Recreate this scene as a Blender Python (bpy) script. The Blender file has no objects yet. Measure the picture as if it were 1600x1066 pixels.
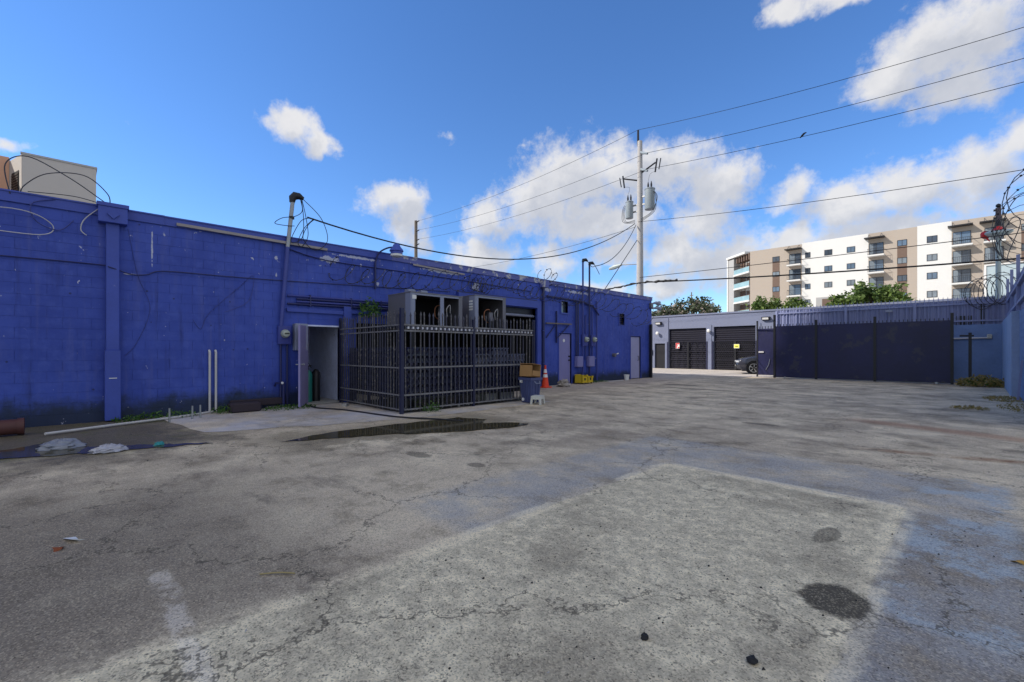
import bpy, math, random
from mathutils import Vector, Matrix
random.seed(7)
R = math.radians
scene = bpy.context.scene
COL = scene.collection

# ------------------------------------------------------------------ camera
TH = R(45.6)
cam_d = bpy.data.cameras.new('camera'); cam = bpy.data.objects.new('camera', cam_d); COL.objects.link(cam)
cam_d.sensor_width = 36; cam_d.lens = 16; cam_d.shift_y = 0.01; cam_d.clip_start = 0.05; cam_d.clip_end = 3000
cam.location = (0, 0, 1.4); cam.rotation_euler = (R(90), 0, TH)
scene.camera = cam

# ------------------------------------------------------------------ light
SUN_EL, SUN_AZ = 37.0, 218.5          # azimuth clockwise from +Y
sun_d = bpy.data.lights.new('sun', 'SUN'); sun = bpy.data.objects.new('sun', sun_d); COL.objects.link(sun)
sun_d.energy = 2.0; sun_d.angle = R(0.6); sun_d.color = (1.0, 0.93, 0.83)
to_sun = Vector((math.sin(R(SUN_AZ)) * math.cos(R(SUN_EL)), math.cos(R(SUN_AZ)) * math.cos(R(SUN_EL)), math.sin(R(SUN_EL))))
sun.rotation_euler = to_sun.to_track_quat('Z', 'Y').to_euler(); sun.location = (-60, -60, 120)
vs = scene.view_settings
vs.view_transform = 'Standard'; vs.look = 'None'; vs.exposure = 1.38; vs.gamma = 1.0; vs.use_curve_mapping = False
SKY_STRENGTH = 0.13
scene.render.engine = 'CYCLES'
scene.cycles.use_denoising = True
scene.cycles.max_bounces = 6; scene.cycles.diffuse_bounces = 3; scene.cycles.glossy_bounces = 3
scene.cycles.sample_clamp_indirect = 4

# ------------------------------------------------------------------ node helper
class NT:
    def __init__(s, tree):
        s.t = tree; s.nd = tree.nodes; s.lk = tree.links
    def n(s, ty, **kw):
        x = s.nd.new(ty)
        for k, v in kw.items(): setattr(x, k, v)
        return x
    def put(s, sock, v):
        if v is None: return
        if hasattr(v, 'is_linked') or hasattr(v, 'links'): s.lk.new(v, sock)
        else:
            if sock.type == 'RGBA' and len(v) == 3: v = tuple(v) + (1,)
            sock.default_value = v
    def m(s, op, a, b=None, c=None, clamp=False):
        x = s.n('ShaderNodeMath', operation=op, use_clamp=clamp)
        for i, v in enumerate((a, b, c)): s.put(x.inputs[i], v)
        return x.outputs[0]
    def vm(s, op, a, b=None, c=None, out=0):
        x = s.n('ShaderNodeVectorMath', operation=op)
        for i, v in enumerate((a, b, c)): s.put(x.inputs[i], v)
        return x.outputs[out]
    def noise(s, vec, scale, detail=4, rough=0.55, dist=0.0, col=False):
        x = s.n('ShaderNodeTexNoise'); s.put(x.inputs['Vector'], vec)
        x.inputs['Scale'].default_value = scale; x.inputs['Detail'].default_value = detail
        x.inputs['Roughness'].default_value = rough; x.inputs['Distortion'].default_value = dist
        return x.outputs['Color' if col else 'Fac']
    def voro(s, vec, scale, feature='F1', out='Distance', rnd=1.0):
        x = s.n('ShaderNodeTexVoronoi', feature=feature); s.put(x.inputs['Vector'], vec)
        x.inputs['Scale'].default_value = scale; x.inputs['Randomness'].default_value = rnd
        return x.outputs[out]
    def ss(s, v, lo, hi, a=0.0, b=1.0):
        x = s.n('ShaderNodeMapRange', interpolation_type='SMOOTHSTEP')
        s.put(x.inputs[0], v); s.put(x.inputs[1], lo); s.put(x.inputs[2], hi); s.put(x.inputs[3], a); s.put(x.inputs[4], b)
        return x.outputs[0]
    def mix(s, f, a, b, mode='MIX'):
        x = s.n('ShaderNodeMix', data_type='RGBA', blend_type=mode)
        s.put(x.inputs[0], f); s.put(x.inputs[6], a); s.put(x.inputs[7], b)
        return x.outputs[2]
    def scalev(s, vec, v):
        return s.vm('MULTIPLY', vec, v)
    def pos(s):
        return s.n('ShaderNodeNewGeometry').outputs['Position']
    def sep(s, v):
        x = s.n('ShaderNodeSeparateXYZ'); s.put(x.inputs[0], v); return x.outputs
    def comb(s, x, y, z):
        c = s.n('ShaderNodeCombineXYZ'); s.put(c.inputs[0], x); s.put(c.inputs[1], y); s.put(c.inputs[2], z); return c.outputs[0]
    def bump(s, h, strength=0.3, dist=0.01):
        b = s.n('ShaderNodeBump'); s.put(b.inputs['Height'], h)
        b.inputs['Strength'].default_value = strength; b.inputs['Distance'].default_value = dist
        return b.outputs[0]

# ------------------------------------------------------------------ world: sky with cumulus
world = bpy.data.worlds.new('World'); scene.world = world; world.use_nodes = True
W = NT(world.node_tree)
bg = W.nd['Background']
sky = W.n('ShaderNodeTexSky', sky_type='NISHITA'); sky.sun_disc = False
sky.sun_elevation = R(SUN_EL); sky.sun_rotation = R(SUN_AZ)
sky.air_density = 1.0; sky.dust_density = 0.0; sky.ozone_density = 2.0
hs = W.n('ShaderNodeHueSaturation'); hs.inputs['Saturation'].default_value = 1.12
W.lk.new(sky.outputs[0], hs.inputs['Color'])
skyc = W.mix(1.0, hs.outputs[0], (0.36, 0.46, 0.60), 'MULTIPLY')
dirv = W.n('ShaderNodeTexCoord').outputs['Generated']
dx, dy, dz = W.sep(dirv)
az = W.m('ARCTAN2', dx, dy); el = W.m('ARCSINE', dz)
wn = W.noise(dirv, 5.0, 3, 0.6, col=True)
wn2 = W.noise(dirv, 19.0, 3, 0.6, col=True)
base = W.comb(az, el, 0.0)
warp = W.vm('ADD', W.vm('SCALE', W.vm('SUBTRACT', wn, (0.5, 0.5, 0.5)), None), (0, 0, 0))
warp.node.inputs[0].links[0].from_node.inputs['Scale'].default_value = 0.10
warp2 = W.vm('SCALE', W.vm('SUBTRACT', wn2, (0.5, 0.5, 0.5)))
warp2.node.inputs['Scale'].default_value = 0.045
p2 = W.vm('MULTIPLY', W.vm('ADD', W.vm('ADD', base, warp), warp2), (1, 1, 0))
CLOUDS = [  # azimuth, elevation, half width, half height (degrees), bias
    ]
def azel(px, py):
    u = (px - 800) / 711.1; v = (549 - py) / 711.1
    return math.degrees(math.atan(u)) - 45.6, math.degrees(math.atan(v / math.sqrt(1 + u * u)))
for px, py, rx, ry, b in [
    (452, 204, 46, 28, 0), (500, 232, 36, 18, .05),
    (610, 318, 52, 28, 0), (632, 350, 34, 52, 0.05), (650, 390, 20, 30, .25),
    (762, 340, 34, 34, 0), (752, 402, 48, 34, 0), (850, 320, 70, 52, 0), (900, 290, 80, 58, 0), (975, 265, 76, 46, 0), (1040, 262, 66, 46, 0),
    (1100, 290, 50, 40, .05), (940, 350, 90, 30, .1), (865, 405, 34, 32, .12), (1140, 290, 42, 42, .05), (1095, 345, 56, 40, 0), (1060, 395, 64, 36, 0),
    (1140, 400, 70, 46, .1), (960, 395, 50, 22, .15), (930, 446, 44, 20, .1), (1030, 440, 60, 26, .05),
    (1240, 306, 42, 32, .1), (1330, 330, 90, 42, 0), (1420, 305, 96, 52, 0), (1520, 285, 96, 58, 0), (1590, 230, 60, 46, 0), (1400, 370, 240, 36, .05), (1240, 375, 60, 26, .1),
    (1390, 132, 70, 40, 0), (1450, 85, 86, 66, 0), (1545, 65, 110, 80, 0), (1500, 140, 96, 40, 0),
    (1235, 8, 50, 28, 0), (1310, -12, 90, 26, 0),
    (690, 205, 40, 16, .45), (15, 226, 34, 16, .3), (195, 182, 16, 9, .5), (820, 240, 12, 8, .5)]:
    if px > 1370 and py < 150: rx *= 1.2; ry *= 1.2
    if 700 < px < 1180 and py < 440: rx *= 1.14; ry *= 1.14
    a, e = azel(px, py); a2, _ = azel(px + rx, py); _, e2 = azel(px, py - ry)
    CLOUDS.append((a, e, max(0.5, a2 - a), max(0.5, e2 - e), b))
def blobs(vec, every=1):
    dm = None
    for i, (a, e, w_, h_, b) in enumerate(CLOUDS):
        sx, sy = 1 / R(w_), 1 / R(h_)
        v = W.vm('MULTIPLY_ADD', vec, (sx, sy, 0), (-R(a) * sx, -R(e) * sy, b))
        ln = W.vm('LENGTH', v, out=1)
        if b > .1: ln = W.m('ADD', ln, b)
        dm = ln if dm is None else W.m('SMOOTH_MIN', dm, ln, 0.3)
    return dm
dmin = blobs(p2)
dsun = blobs(W.vm('ADD', p2, (R(-1.6), R(2.4), 0)))
# out-of-view cumulus round the sky, cover raised to add neutral light to the yard
inview = W.m('MULTIPLY', W.ss(az, R(-112), R(-100)), W.ss(az, R(20), R(8)))
hi = W.ss(el, R(84), R(74)); low = W.ss(el, R(1), R(6))
cum = W.noise(W.vm('MULTIPLY', dirv, (1, 1, 1.9)), 3.1, 2, 0.5)
dout = W.m('ADD', W.m('ADD', 1.0, W.m('MULTIPLY', W.m('SUBTRACT', 0.42, cum), 9.0)), W.m('MULTIPLY', W.m('SUBTRACT', 1.0, W.m('MULTIPLY', W.m('SUBTRACT', 1.0, inview), W.m('MULTIPLY', hi, low))), 6.0))
dmin = W.m('MINIMUM', dmin, dout)
fine = W.noise(dirv, 26.0, 7, 0.66)
fz = W.m('SUBTRACT', fine, 0.5)
dens = W.m('ADD', W.m('SUBTRACT', 1.10, dmin), W.m('MULTIPLY', fz, 1.7))
alpha = W.m('POWER', W.ss(dens, -0.10, 0.74), 0.8)
wispn = W.noise(W.vm('MULTIPLY', dirv, (1, 1, 2.4)), 7.0, 6, 0.68)
puff = W.noise(W.vm('ADD', dirv, (0.013, 0.017, -0.02)), 17.0, 4, 0.6)
lit = W.m('ADD', W.ss(W.m('ADD', dsun, W.m('MULTIPLY', fz, -1.2)), 0.45, 1.15), W.m('MULTIPLY', W.m('SUBTRACT', puff, 0.5), 1.5))
cloudc = W.mix(W.m('ADD', W.m('MULTIPLY', lit, 0.62), 0.32, clamp=True), (1.45, 1.55, 1.80), (2.48, 2.46, 2.48))
allc = W.mix(W.m('MULTIPLY', alpha, 0.96), skyc, cloudc)
W.lk.new(allc, bg.inputs['Color']); bg.inputs['Strength'].default_value = SKY_STRENGTH

world.cycles.sampling_method = 'MANUAL'; world.cycles.sample_map_resolution = 512

# ------------------------------------------------------------------ materials
MATS = {}
def mat(name, color=(.5, .5, .5), rough=.6, metal=0.0, var=0.12, vscale=3.0, bump=0.0, bscale=40.0, spec=0.4, rust=None, emit=None):
    if name in MATS: return MATS[name]
    m = bpy.data.materials.new(name); m.use_nodes = True; t = NT(m.node_tree)
    b = t.nd['Principled BSDF']
    p = t.n('ShaderNodeTexCoord').outputs['Object']
    oi = t.n('ShaderNodeObjectInfo')
    pp = t.vm('ADD', p, t.vm('SCALE', oi.outputs['Location']))
    n1 = t.noise(pp, vscale, 5, .6); n2 = t.noise(pp, vscale * 9, 3, .6)
    f = t.m('ADD', t.m('MULTIPLY', t.m('SUBTRACT', n1, .5), var * 2.4), t.m('MULTIPLY', t.m('SUBTRACT', n2, .5), var * 1.2))
    f = t.m('ADD', f, 1.0)
    c = t.mix(1.0, tuple(color), t.comb(f, f, f), 'MULTIPLY')
    if rust:
        k = t.ss(t.noise(pp, vscale * 2.3, 7, .65), rust[1], rust[1] + .08)
        c = t.mix(k, c, rust[0])
    t.lk.new(c, b.inputs['Base Color'])
    t.put(b.inputs['Roughness'], t.m('ADD', rough - .06, t.m('MULTIPLY', n2, .12)))
    b.inputs['Metallic'].default_value = metal; b.inputs['Specular IOR Level'].default_value = spec
    if bump: t.lk.new(t.bump(t.noise(pp, bscale, 4, .6), bump, .01), b.inputs['Normal'])
    MATS[name] = m; return m

BLUE = (0.050, 0.066, 0.345)
def blue_wall():
    m = bpy.data.materials.new('blue_wall_paint'); m.use_nodes = True; t = NT(m.node_tree); b = t.nd['Principled BSDF']
    p = t.pos(); x, y, z = t.sep(p)
    n1 = t.noise(p, .55, 5, .6); n2 = t.noise(p, 4.5, 5, .65); n3 = t.noise(p, 60, 3, .6)
    streak = t.noise(t.comb(x, t.m('MULTIPLY', y, 7.0), t.m('MULTIPLY', z, .55)), 1.0, 5, .6)
    c = t.mix(t.ss(n1, .3, .7), (0.029, 0.056, 0.315), (0.050, 0.090, 0.44))
    c = t.mix(t.m('MULTIPLY', t.ss(n2, .42, .75), .55), c, (0.068, 0.108, 0.44))
    c = t.mix(t.m('MULTIPLY', t.ss(streak, .5, .8), .5), c, (0.10, 0.115, 0.33))
    c = t.mix(t.m('MULTIPLY', t.ss(streak, .45, .25), .5), c, (0.020, 0.028, 0.14))
    # mildew along the foot of the wall, with a ragged upper edge
    foot = t.m('SUBTRACT', z, t.m('MULTIPLY', t.noise(p, 2.2, 6, .7), .85))
    c = t.mix(t.m('MULTIPLY', t.ss(foot, .18, -.22), .88), c, (0.012, 0.020, 0.026))
    # flaked paint and plaster patches
    v = t.noise(p, 7.0, 6, .62, .4); dens = t.noise(t.vm('ADD', p, (3, 7, 1)), .5, 2, .5)
    hi = t.m('ADD', t.m('MULTIPLY', t.ss(z, 2.6, 4.25), .05), t.m('MULTIPLY', dens, .10))
    chip = t.ss(t.m('ADD', v, hi), .74, .765)
    sp = t.voro(t.vm('MULTIPLY', p, (1, 1, 1)), 5.0); spm = t.m('MULTIPLY', t.ss(t.m('ADD', sp, t.m('MULTIPLY', t.noise(p, 22, 4, .7), .12)), .135, .11), t.ss(t.noise(t.vm('ADD', p, (9, 2, 4)), .9, 3, .6), .56, .62))
    rag = t.m('MULTIPLY', t.m('SUBTRACT', t.noise(p, 9, 6, .7), .5), 2.2)
    def flake(cy, cz, ry, rz):
        d = t.m('SQRT', t.m('ADD', t.m('POWER', t.m('MULTIPLY', t.m('SUBTRACT', y, cy), 1 / ry), 2), t.m('POWER', t.m('MULTIPLY', t.m('SUBTRACT', z, cz), 1 / rz), 2)))
        return t.ss(t.m('ADD', d, rag), .75, .6)
    fl = flake(5.05, 3.86, .32, .13)
    for q in ((8.7, 3.98, 1.1, .07), (5.9, 4.02, .8, .05), (1.29, 3.6, .02, .5), (.95, 2.98, .22, .02), (3.72, 3.72, .05, .06), (3.72, 3.3, .04, .07), (6.45, 3.35, .07, .1), (10.15, 3.62, .2, .2), (16.0, 3.95, 1.2, .08), (13.9, 3.9, .3, .1)): fl = t.m('MAXIMUM', fl, flake(*q))
    c = t.mix(t.m('MAXIMUM', fl, t.m('MAXIMUM', chip, spm)), c, (0.44, 0.45, 0.58))
    dk = t.ss(t.voro(t.vm('ADD', p, (1.7, .4, 2.2)), 3.1), .07, .05)
    c = t.mix(t.m('MULTIPLY', dk, .7), c, (0.015, 0.016, 0.04))
    # scuff arcs left by the loose wire
    t.lk.new(c, b.inputs['Base Color']); b.inputs['Roughness'].default_value = .62; b.inputs['Specular IOR Level'].default_value = .35
    h = t.m('ADD', t.m('MULTIPLY', n3, .5), t.m('MULTIPLY', chip, -.6))
    t.lk.new(t.bump(h, .35, .006), b.inputs['Normal']); return m
M_WALL = blue_wall()

def pavement(name, yard=True):
    m = bpy.data.materials.new(name); m.use_nodes = True; t = NT(m.node_tree); b = t.nd['Principled BSDF']
    p = t.pos(); x, y, z = t.sep(p)
    big = t.noise(p, .22, 5, .6); mid = t.noise(p, 1.3, 6, .65); sm = t.noise(p, 9, 5, .7); gr = t.noise(p, 75, 3, .7)
    st = t.noise(t.comb(t.m('MULTIPLY', x, .8), t.m('MULTIPLY', y, 1.5), 0.0), 1.1, 8, .72)
    c = t.mix(t.ss(big, .3, .7), (0.185, 0.172, 0.170), (0.285, 0.268, 0.258))
    c = t.mix(t.m('MULTIPLY', t.ss(mid, .47, .66), .65), c, (0.33, 0.315, 0.30))
    c = t.mix(t.m('MULTIPLY', t.ss(mid, .49, .30), .8), c, (0.128, 0.118, 0.108))
    c = t.mix(t.m('MULTIPLY', t.ss(st, .52, .68), .6), c, (0.10, 0.093, 0.093))
    c = t.mix(t.m('MULTIPLY', t.ss(sm, .55, .8), .55), c, (0.36, 0.345, 0.33))
    c = t.mix(t.m('MULTIPLY', t.ss(sm, .42, .2), .7), c, (0.09, 0.085, 0.087))
    if yard is True:
        wob = t.m('MULTIPLY', t.m('SUBTRACT', t.noise(p, 3.5, 6, .7), .5), .07)
        wob2 = t.m('MULTIPLY', t.m('SUBTRACT', t.noise(p, 14, 4, .7), .5), .05)
        wx = t.m('ADD', x, t.m('ADD', wob, wob2)); wy = t.m('ADD', y, t.m('ADD', wob, wob2))
        def rect(x0, x1, y0, y1, s=.025):
            return t.m('MULTIPLY', t.m('MULTIPLY', t.ss(wx, x0 - s, x0 + s), t.ss(wx, x1 + s, x1 - s)), t.m('MULTIPLY', t.ss(wy, y0 - s, y0 + s), t.ss(wy, y1 + s, y1 - s)))
        wear = t.noise(p, 2.1, 7, .72)
        # two darker ground zones
        c = t.mix(t.m('MULTIPLY', rect(-.44, 3.0, -3, 5.3, .05), .65), c, (0.105, 0.10, 0.108))
        c = t.mix(t.m('MULTIPLY', rect(-6.0, -2.6, -3, 1.3, .8), .62), c, (0.092, 0.086, 0.088))
        # worn blue paint frame round the bay
        frame = t.m('SUBTRACT', rect(-3.75, .22, 2.2, 6.9, .12), rect(-2.7, -.44, -3, 5.35), clamp=True)
        c = t.mix(t.m('MULTIPLY', frame, t.ss(wear, .30, .62, 0.0, .7)), c, (0.18, 0.195, 0.245))
        bl = t.m('MULTIPLY', rect(-.40, .22, 3.1, 6.95, .08), t.ss(t.noise(p, 1.5, 8, .75), .48, .58))
        c = t.mix(t.m('MULTIPLY', bl, .85), c, (0.19, 0.225, 0.295))
        # pale patch of newer concrete
        patch = rect(-2.7, -.44, -4, 5.32)
        pc = t.mix(t.ss(sm, .35, .7), (0.245, 0.237, 0.225), (0.36, 0.35, 0.33))
        pc = t.mix(t.m('MULTIPLY', t.ss(t.noise(p, .9, 5, .6), .52, .36), .6), pc, (0.15, 0.143, 0.138))
        pc = t.mix(t.m('MULTIPLY', t.ss(t.noise(p, 32, 4, .65), .43, .31), .8), pc, (0.06, 0.058, 0.058))
        c = t.mix(t.m('MULTIPLY', patch, .9), c, pc)
        rim = t.m('SUBTRACT', rect(-2.78, -.36, -4, 5.42, .03), rect(-2.62, -.52, -4, 5.22, .05), clamp=True)
        c = t.mix(t.m('MULTIPLY', rim, t.ss(wear, .4, .55, 0, .5)), c, (0.40, 0.385, 0.36))
        # worn white stripe
        stripe = t.m('MULTIPLY', rect(-3.7, -1.5, .37, .47, .02), t.ss(wear, .42, .52))
        c = t.mix(t.m('MULTIPLY', stripe, .4), c, (0.36, 0.36, 0.40))
        # oil spots
        def spot(cx, cy, rx, ry):
            d = t.m('SQRT', t.m('ADD', t.m('POWER', t.m('MULTIPLY', t.m('SUBTRACT', wx, cx), 1 / rx), 2), t.m('POWER', t.m('MULTIPLY', t.m('SUBTRACT', wy, cy), 1 / ry), 2)))
            return t.ss(t.m('ADD', d, t.m('MULTIPLY', t.m('SUBTRACT', wear, .5), 1.1)), 1.12, .82)
        for (cx, cy, rx, ry, k) in ((-.55, 3.08, .17, .20, .85), (-.80, 4.12, .08, .20, .5), (-5.3, 3.4, .25, .12, .5), (-8.6, 18.2, .9, .35, .6), (-7.2, 16.6, 1.6, .22, .5), (-10.2, 17.6, .5, .3, .5), (-4.3, 3.6, .14, .10, .5), (-2.9, 9.5, .35, .12, .5)):
            c = t.mix(t.m('MULTIPLY', spot(cx, cy, rx, ry), k), c, (0.035, 0.033, 0.032))
        # rusty seam and leaf dirt toward the right wall
        seam = t.m('ABSOLUTE', t.m('SUBTRACT', wy, t.m('ADD', 8.45, t.m('MULTIPLY', x, .25))))
        sm1 = t.m('MULTIPLY', t.ss(seam, .22, .02), t.ss(x, -1.5, -.5))
        c = t.mix(t.m('MULTIPLY', sm1, t.ss(wear, .35, .6, .1, .8)), c, (0.12, 0.065, 0.035))
        seam2 = t.m('ABSOLUTE', t.m('SUBTRACT', wy, t.m('ADD', 10.9, t.m('MULTIPLY', x, -.35))))
        c = t.mix(t.m('MULTIPLY', t.m('MULTIPLY', t.ss(seam2, .5, .05), t.ss(x, -2.2, -1.2)), .55), c, (0.16, 0.095, 0.075))
        # bluish wash near the cage and grime near the blue wall
        c = t.mix(t.m('MULTIPLY', t.ss(wx, -9.2, -11.2), .5), c, (0.17, 0.165, 0.20))
        wet = t.m('ADD', t.m('MULTIPLY', t.m('SUBTRACT', t.noise(p, 1.3, 8, .72), .5), 3.2), x)
        wetm = t.m('MULTIPLY', t.m('MULTIPLY', t.ss(wet, -7.3, -8.9), t.ss(t.m('ADD', y, t.m('MULTIPLY', t.m('SUBTRACT', t.noise(p, 1.7, 7, .7), .5), 2.5)), 2.6, .9)), 1.0)
        c = t.mix(t.m('MULTIPLY', wetm, .80), c, (0.050, 0.048, 0.036))
        fr1 = t.m('MULTIPLY', t.ss(t.m('ABSOLUTE', t.m('ADD', t.m('ADD', wet, 7.0), t.m('MULTIPLY', t.m('ABSOLUTE', t.m('SUBTRACT', y, 4.6)), .12))), 1.15, .55), t.m('MULTIPLY', t.ss(y, 1.8, 2.6), t.ss(y, 6.9, 6.2)))
        c = t.mix(t.m('MULTIPLY', fr1, .55), c, (0.085, 0.078, 0.066))
        moss = t.m('MULTIPLY', wetm, t.ss(t.noise(p, 2.6, 5, .7), .52, .66))
        c = t.mix(t.m('MULTIPLY', moss, .75), c, (0.060, 0.068, 0.022))
    # cracks
    wp = t.vm('ADD', p, t.vm('SCALE', t.vm('SUBTRACT', t.noise(p, 1.6, 5, .7, col=True), (.5, .5, .5))))
    wp.node.inputs[1].links[0].from_node.inputs['Scale'].default_value = .9
    e1 = t.voro(wp, .55, 'DISTANCE_TO_EDGE'); e2 = t.voro(wp, 2.3, 'DISTANCE_TO_EDGE')
    cm = t.noise(p, .5, 3, .5)
    ck = t.m('MAXIMUM', t.m('MULTIPLY', t.ss(e1, .008, .002), t.ss(cm, .42, .52)), t.m('MULTIPLY', t.ss(e2, .009, .002), t.ss(cm, .54, .60)))
    c = t.mix(t.m('MULTIPLY', ck, .62), c, (0.055, 0.052, 0.050))
    # grit: dark and light aggregate
    v = t.voro(p, 38); vc = t.n('ShaderNodeTexVoronoi'); vc.inputs['Scale'].default_value = 130; t.lk.new(p, vc.inputs['Vector'])
    g = t.sep(vc.outputs['Color'])[0]
    c = t.mix(t.m('MULTIPLY', t.ss(g, .70, .95), .22), c, (0.42, 0.40, 0.38))
    c = t.mix(t.m('MULTIPLY', t.ss(g, .35, .05), .34), c, (0.05, 0.047, 0.047))
    c = t.mix(t.m('MULTIPLY', t.ss(v, .20, .10), t.ss(sm, .46, .60, 0.0, .9)), c, (0.035, 0.033, 0.033))
    if not yard: c = t.mix(.5, c, (0.36, 0.345, 0.325))
    if yard == 'apron': c = t.mix(t.ss(t.noise(p, .9, 5, .65), .35, .7, .15, .75), c, (0.235, 0.255, 0.345))
    gm = t.n('ShaderNodeGamma'); t.lk.new(c, gm.inputs[0]); gm.inputs[1].default_value = 1.42 if yard else 1.22
    c = t.mix(1.0, gm.outputs[0], (4.25, 3.80, 2.78) if yard else (2.2, 2.08, 1.9), 'MULTIPLY')
    t.lk.new(c, b.inputs['Base Color'])
    t.put(b.inputs['Roughness'], t.m('SUBTRACT', .84, t.m('MULTIPLY', wetm, .42)) if yard is True else .84)
    b.inputs['Specular IOR Level'].default_value = .3
    h = t.m('ADD', t.m('ADD', t.m('MULTIPLY', gr, .5), t.m('MULTIPLY', g, .35)), t.m('MULTIPLY', t.noise(p, 9, 2, .7), .8))
    t.lk.new(t.bump(h, .55, .012), b.inputs['Normal']); return m
M_YARD = pavement('worn_asphalt'); M_ROAD = pavement('road_asphalt', False)

def leafmat(name, c0, c1, flower=None):
    m = bpy.data.materials.new(name); m.use_nodes = True; t = NT(m.node_tree); b = t.nd['Principled BSDF']
    r = t.n('ShaderNodeNewGeometry').outputs['Random Per Island']
    c = t.mix(r, c0, c1)
    if flower: c = t.mix(t.ss(r, flower[1], flower[1] + .01), c, flower[0])
    t.lk.new(c, b.inputs['Base Color']); b.inputs['Roughness'].default_value = .5
    tr = t.n('ShaderNodeBsdfTranslucent'); t.lk.new(c, tr.inputs[0])
    mx = t.n('ShaderNodeMixShader'); mx.inputs[0].default_value = .3
    t.lk.new(b.outputs[0], mx.inputs[1]); t.lk.new(tr.outputs[0], mx.inputs[2])
    t.lk.new(mx.outputs[0], t.nd['Material Output'].inputs[0]); return m
M_LEAF = leafmat('leaf_green', (0.05, 0.095, 0.02), (0.16, 0.23, 0.05))
M_LEAF2 = leafmat('leaf_dull', (0.04, 0.06, 0.025), (0.10, 0.12, 0.06), ((0.45, 0.38, 0.34), .86))
M_WEED = leafmat('leaf_weed', (0.03, 0.09, 0.012), (0.09, 0.19, 0.03))
M_DRY = leafmat('leaf_dry', (0.22, 0.19, 0.05), (0.42, 0.30, 0.10))
M_BARK = mat('bark', (.10, .075, .055), .9, bump=.5)

def watermat():
    m = bpy.data.materials.new('puddle_water'); m.use_nodes = True; t = NT(m.node_tree); b = t.nd['Principled BSDF']
    p = t.pos(); n = t.noise(p, 1.4, 5, .6)
    t.lk.new(t.mix(n, (0.045, 0.037, 0.016), (0.10, 0.080, 0.036)), b.inputs['Base Color'])
    b.inputs['Roughness'].default_value = .06; b.inputs['IOR'].default_value = 1.33; b.inputs['Specular IOR Level'].default_value = .5
    t.lk.new(t.bump(t.noise(p, 6, 2, .5), .04, .01), b.inputs['Normal']); return m
M_WATER = watermat()
def glassmat(name, c):
    m = bpy.data.materials.new(name); m.use_nodes = True; t = NT(m.node_tree); b = t.nd['Principled BSDF']
    p = t.pos(); t.lk.new(t.mix(t.noise(p, .7, 3, .5), c, tuple(v * 2.2 for v in c)), b.inputs['Base Color'])
    b.inputs['Roughness'].default_value = .05; b.inputs['Specular IOR Level'].default_value = .8; return m
M_PANE = glassmat('window_glass', (0.03, 0.04, 0.055))
M_PANE2 = glassmat('curtained_glass', (0.10, 0.12, 0.14)); M_PANE3 = glassmat('sky_lit_glass', (0.06, 0.09, 0.13))
M_BALGLASS = glassmat('balcony_glass', (0.16, 0.24, 0.25))
M_CARGLASS = glassmat('car_glass', (0.012, 0.014, 0.018))

WHT = mat('white_paint', (.72, .72, .70), .5)
M_TRIM = mat('blue_trim_paint', (.044, .074, .36), .5, var=.18, vscale=2, rust=((.35, .36, .48), .70))
M_PIPEB = mat('blue_pipe_paint', (.045, .06, .27), .45, var=.2, rust=((.30, .31, .42), .72))
M_PIPED = mat('dark_blue_pipe', (.02, .025, .11), .45, var=.2)
M_LILAC = mat('lilac_door_paint', (.21, .205, .43), .5, var=.08)
M_LILAC2 = mat('faded_door_paint', (.24, .215, .42), .5, var=.12, rust=((.46, .40, .42), .62))
M_BLACK = mat('black_metal', (.012, .012, .016), .45, var=.2)
M_WIRE = mat('cable_rubber', (.012, .012, .014), .6)
M_STEEL = mat('galvanised_steel', (.30, .31, .32), .45, .6, var=.2)
M_RAZOR = mat('razor_steel', (.055, .055, .065), .5, .4, var=.3)
M_RAZORB = mat('painted_razor_steel', (.06, .075, .26), .5, .2, var=.3)
M_PICK = mat('picket_paint', (.05, .05, .075), .5, var=.35, vscale=6, rust=((.10, .095, .10), .60))
M_POSTB = mat('cage_post_paint', (.014, .016, .05), .5, var=.2)
M_CRATE2 = mat('grey_blue_plastic', (.10, .107, .16), .22, var=.2, vscale=2)
M_CRATE = mat('navy_plastic', (.020, .022, .052), .20, var=.2, vscale=2)
M_CONC = mat('old_concrete', (.34, .33, .32), .85, var=.25, vscale=2, bump=.4)
M_PVC = mat('white_pvc', (.52, .50, .50), .4, var=.15)
M_AC = mat('grey_sheet_metal', (.15, .145, .165), .45, .2, var=.12, vscale=2)
M_AC2 = mat('pale_sheet_metal', (.23, .25, .34), .45, .1, var=.12, vscale=2)
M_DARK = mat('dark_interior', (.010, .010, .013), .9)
M_COIL = mat('coil_fins', (.05, .045, .04), .6, .4)
M_PLAST = mat('interior_plaster', (.62, .66, .86), .8, var=.3, vscale=2.5, rust=((.16, .15, .17), .64))
M_TEAL = mat('teal_enamel', (.02, .19, .17), .35)
M_ORANGE = mat('cone_orange', (.75, .06, .02), .45, var=.1)
M_REFL = mat('reflective_white', (.75, .75, .78), .35)
M_CARD = mat('cardboard', (.36, .20, .08), .85, var=.12)
M_CARDD = mat('cardboard_inside', (.24, .12, .05), .9, var=.12)
M_BIN = mat('bin_plastic', (.07, .085, .20), .42, var=.12)
M_YEL = mat('yellow_plastic', (.62, .44, .02), .42, var=.15)
M_STOOL = mat('stool_plastic', (.58, .58, .54), .45, var=.1)
M_GAR = mat('garage_stucco', (.165, .185, .27), .8, var=.08, vscale=.6, bump=.15, bscale=60)
M_SHUT = mat('shutter_slat', (.014, .0135, .024), .42, var=.2, vscale=1.5)
M_GATE = mat('gate_sheet', (.010, .011, .055), .45, var=.4, vscale=.9, bump=.25, bscale=1.6, rust=((.030, .029, .055), .57))
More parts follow.
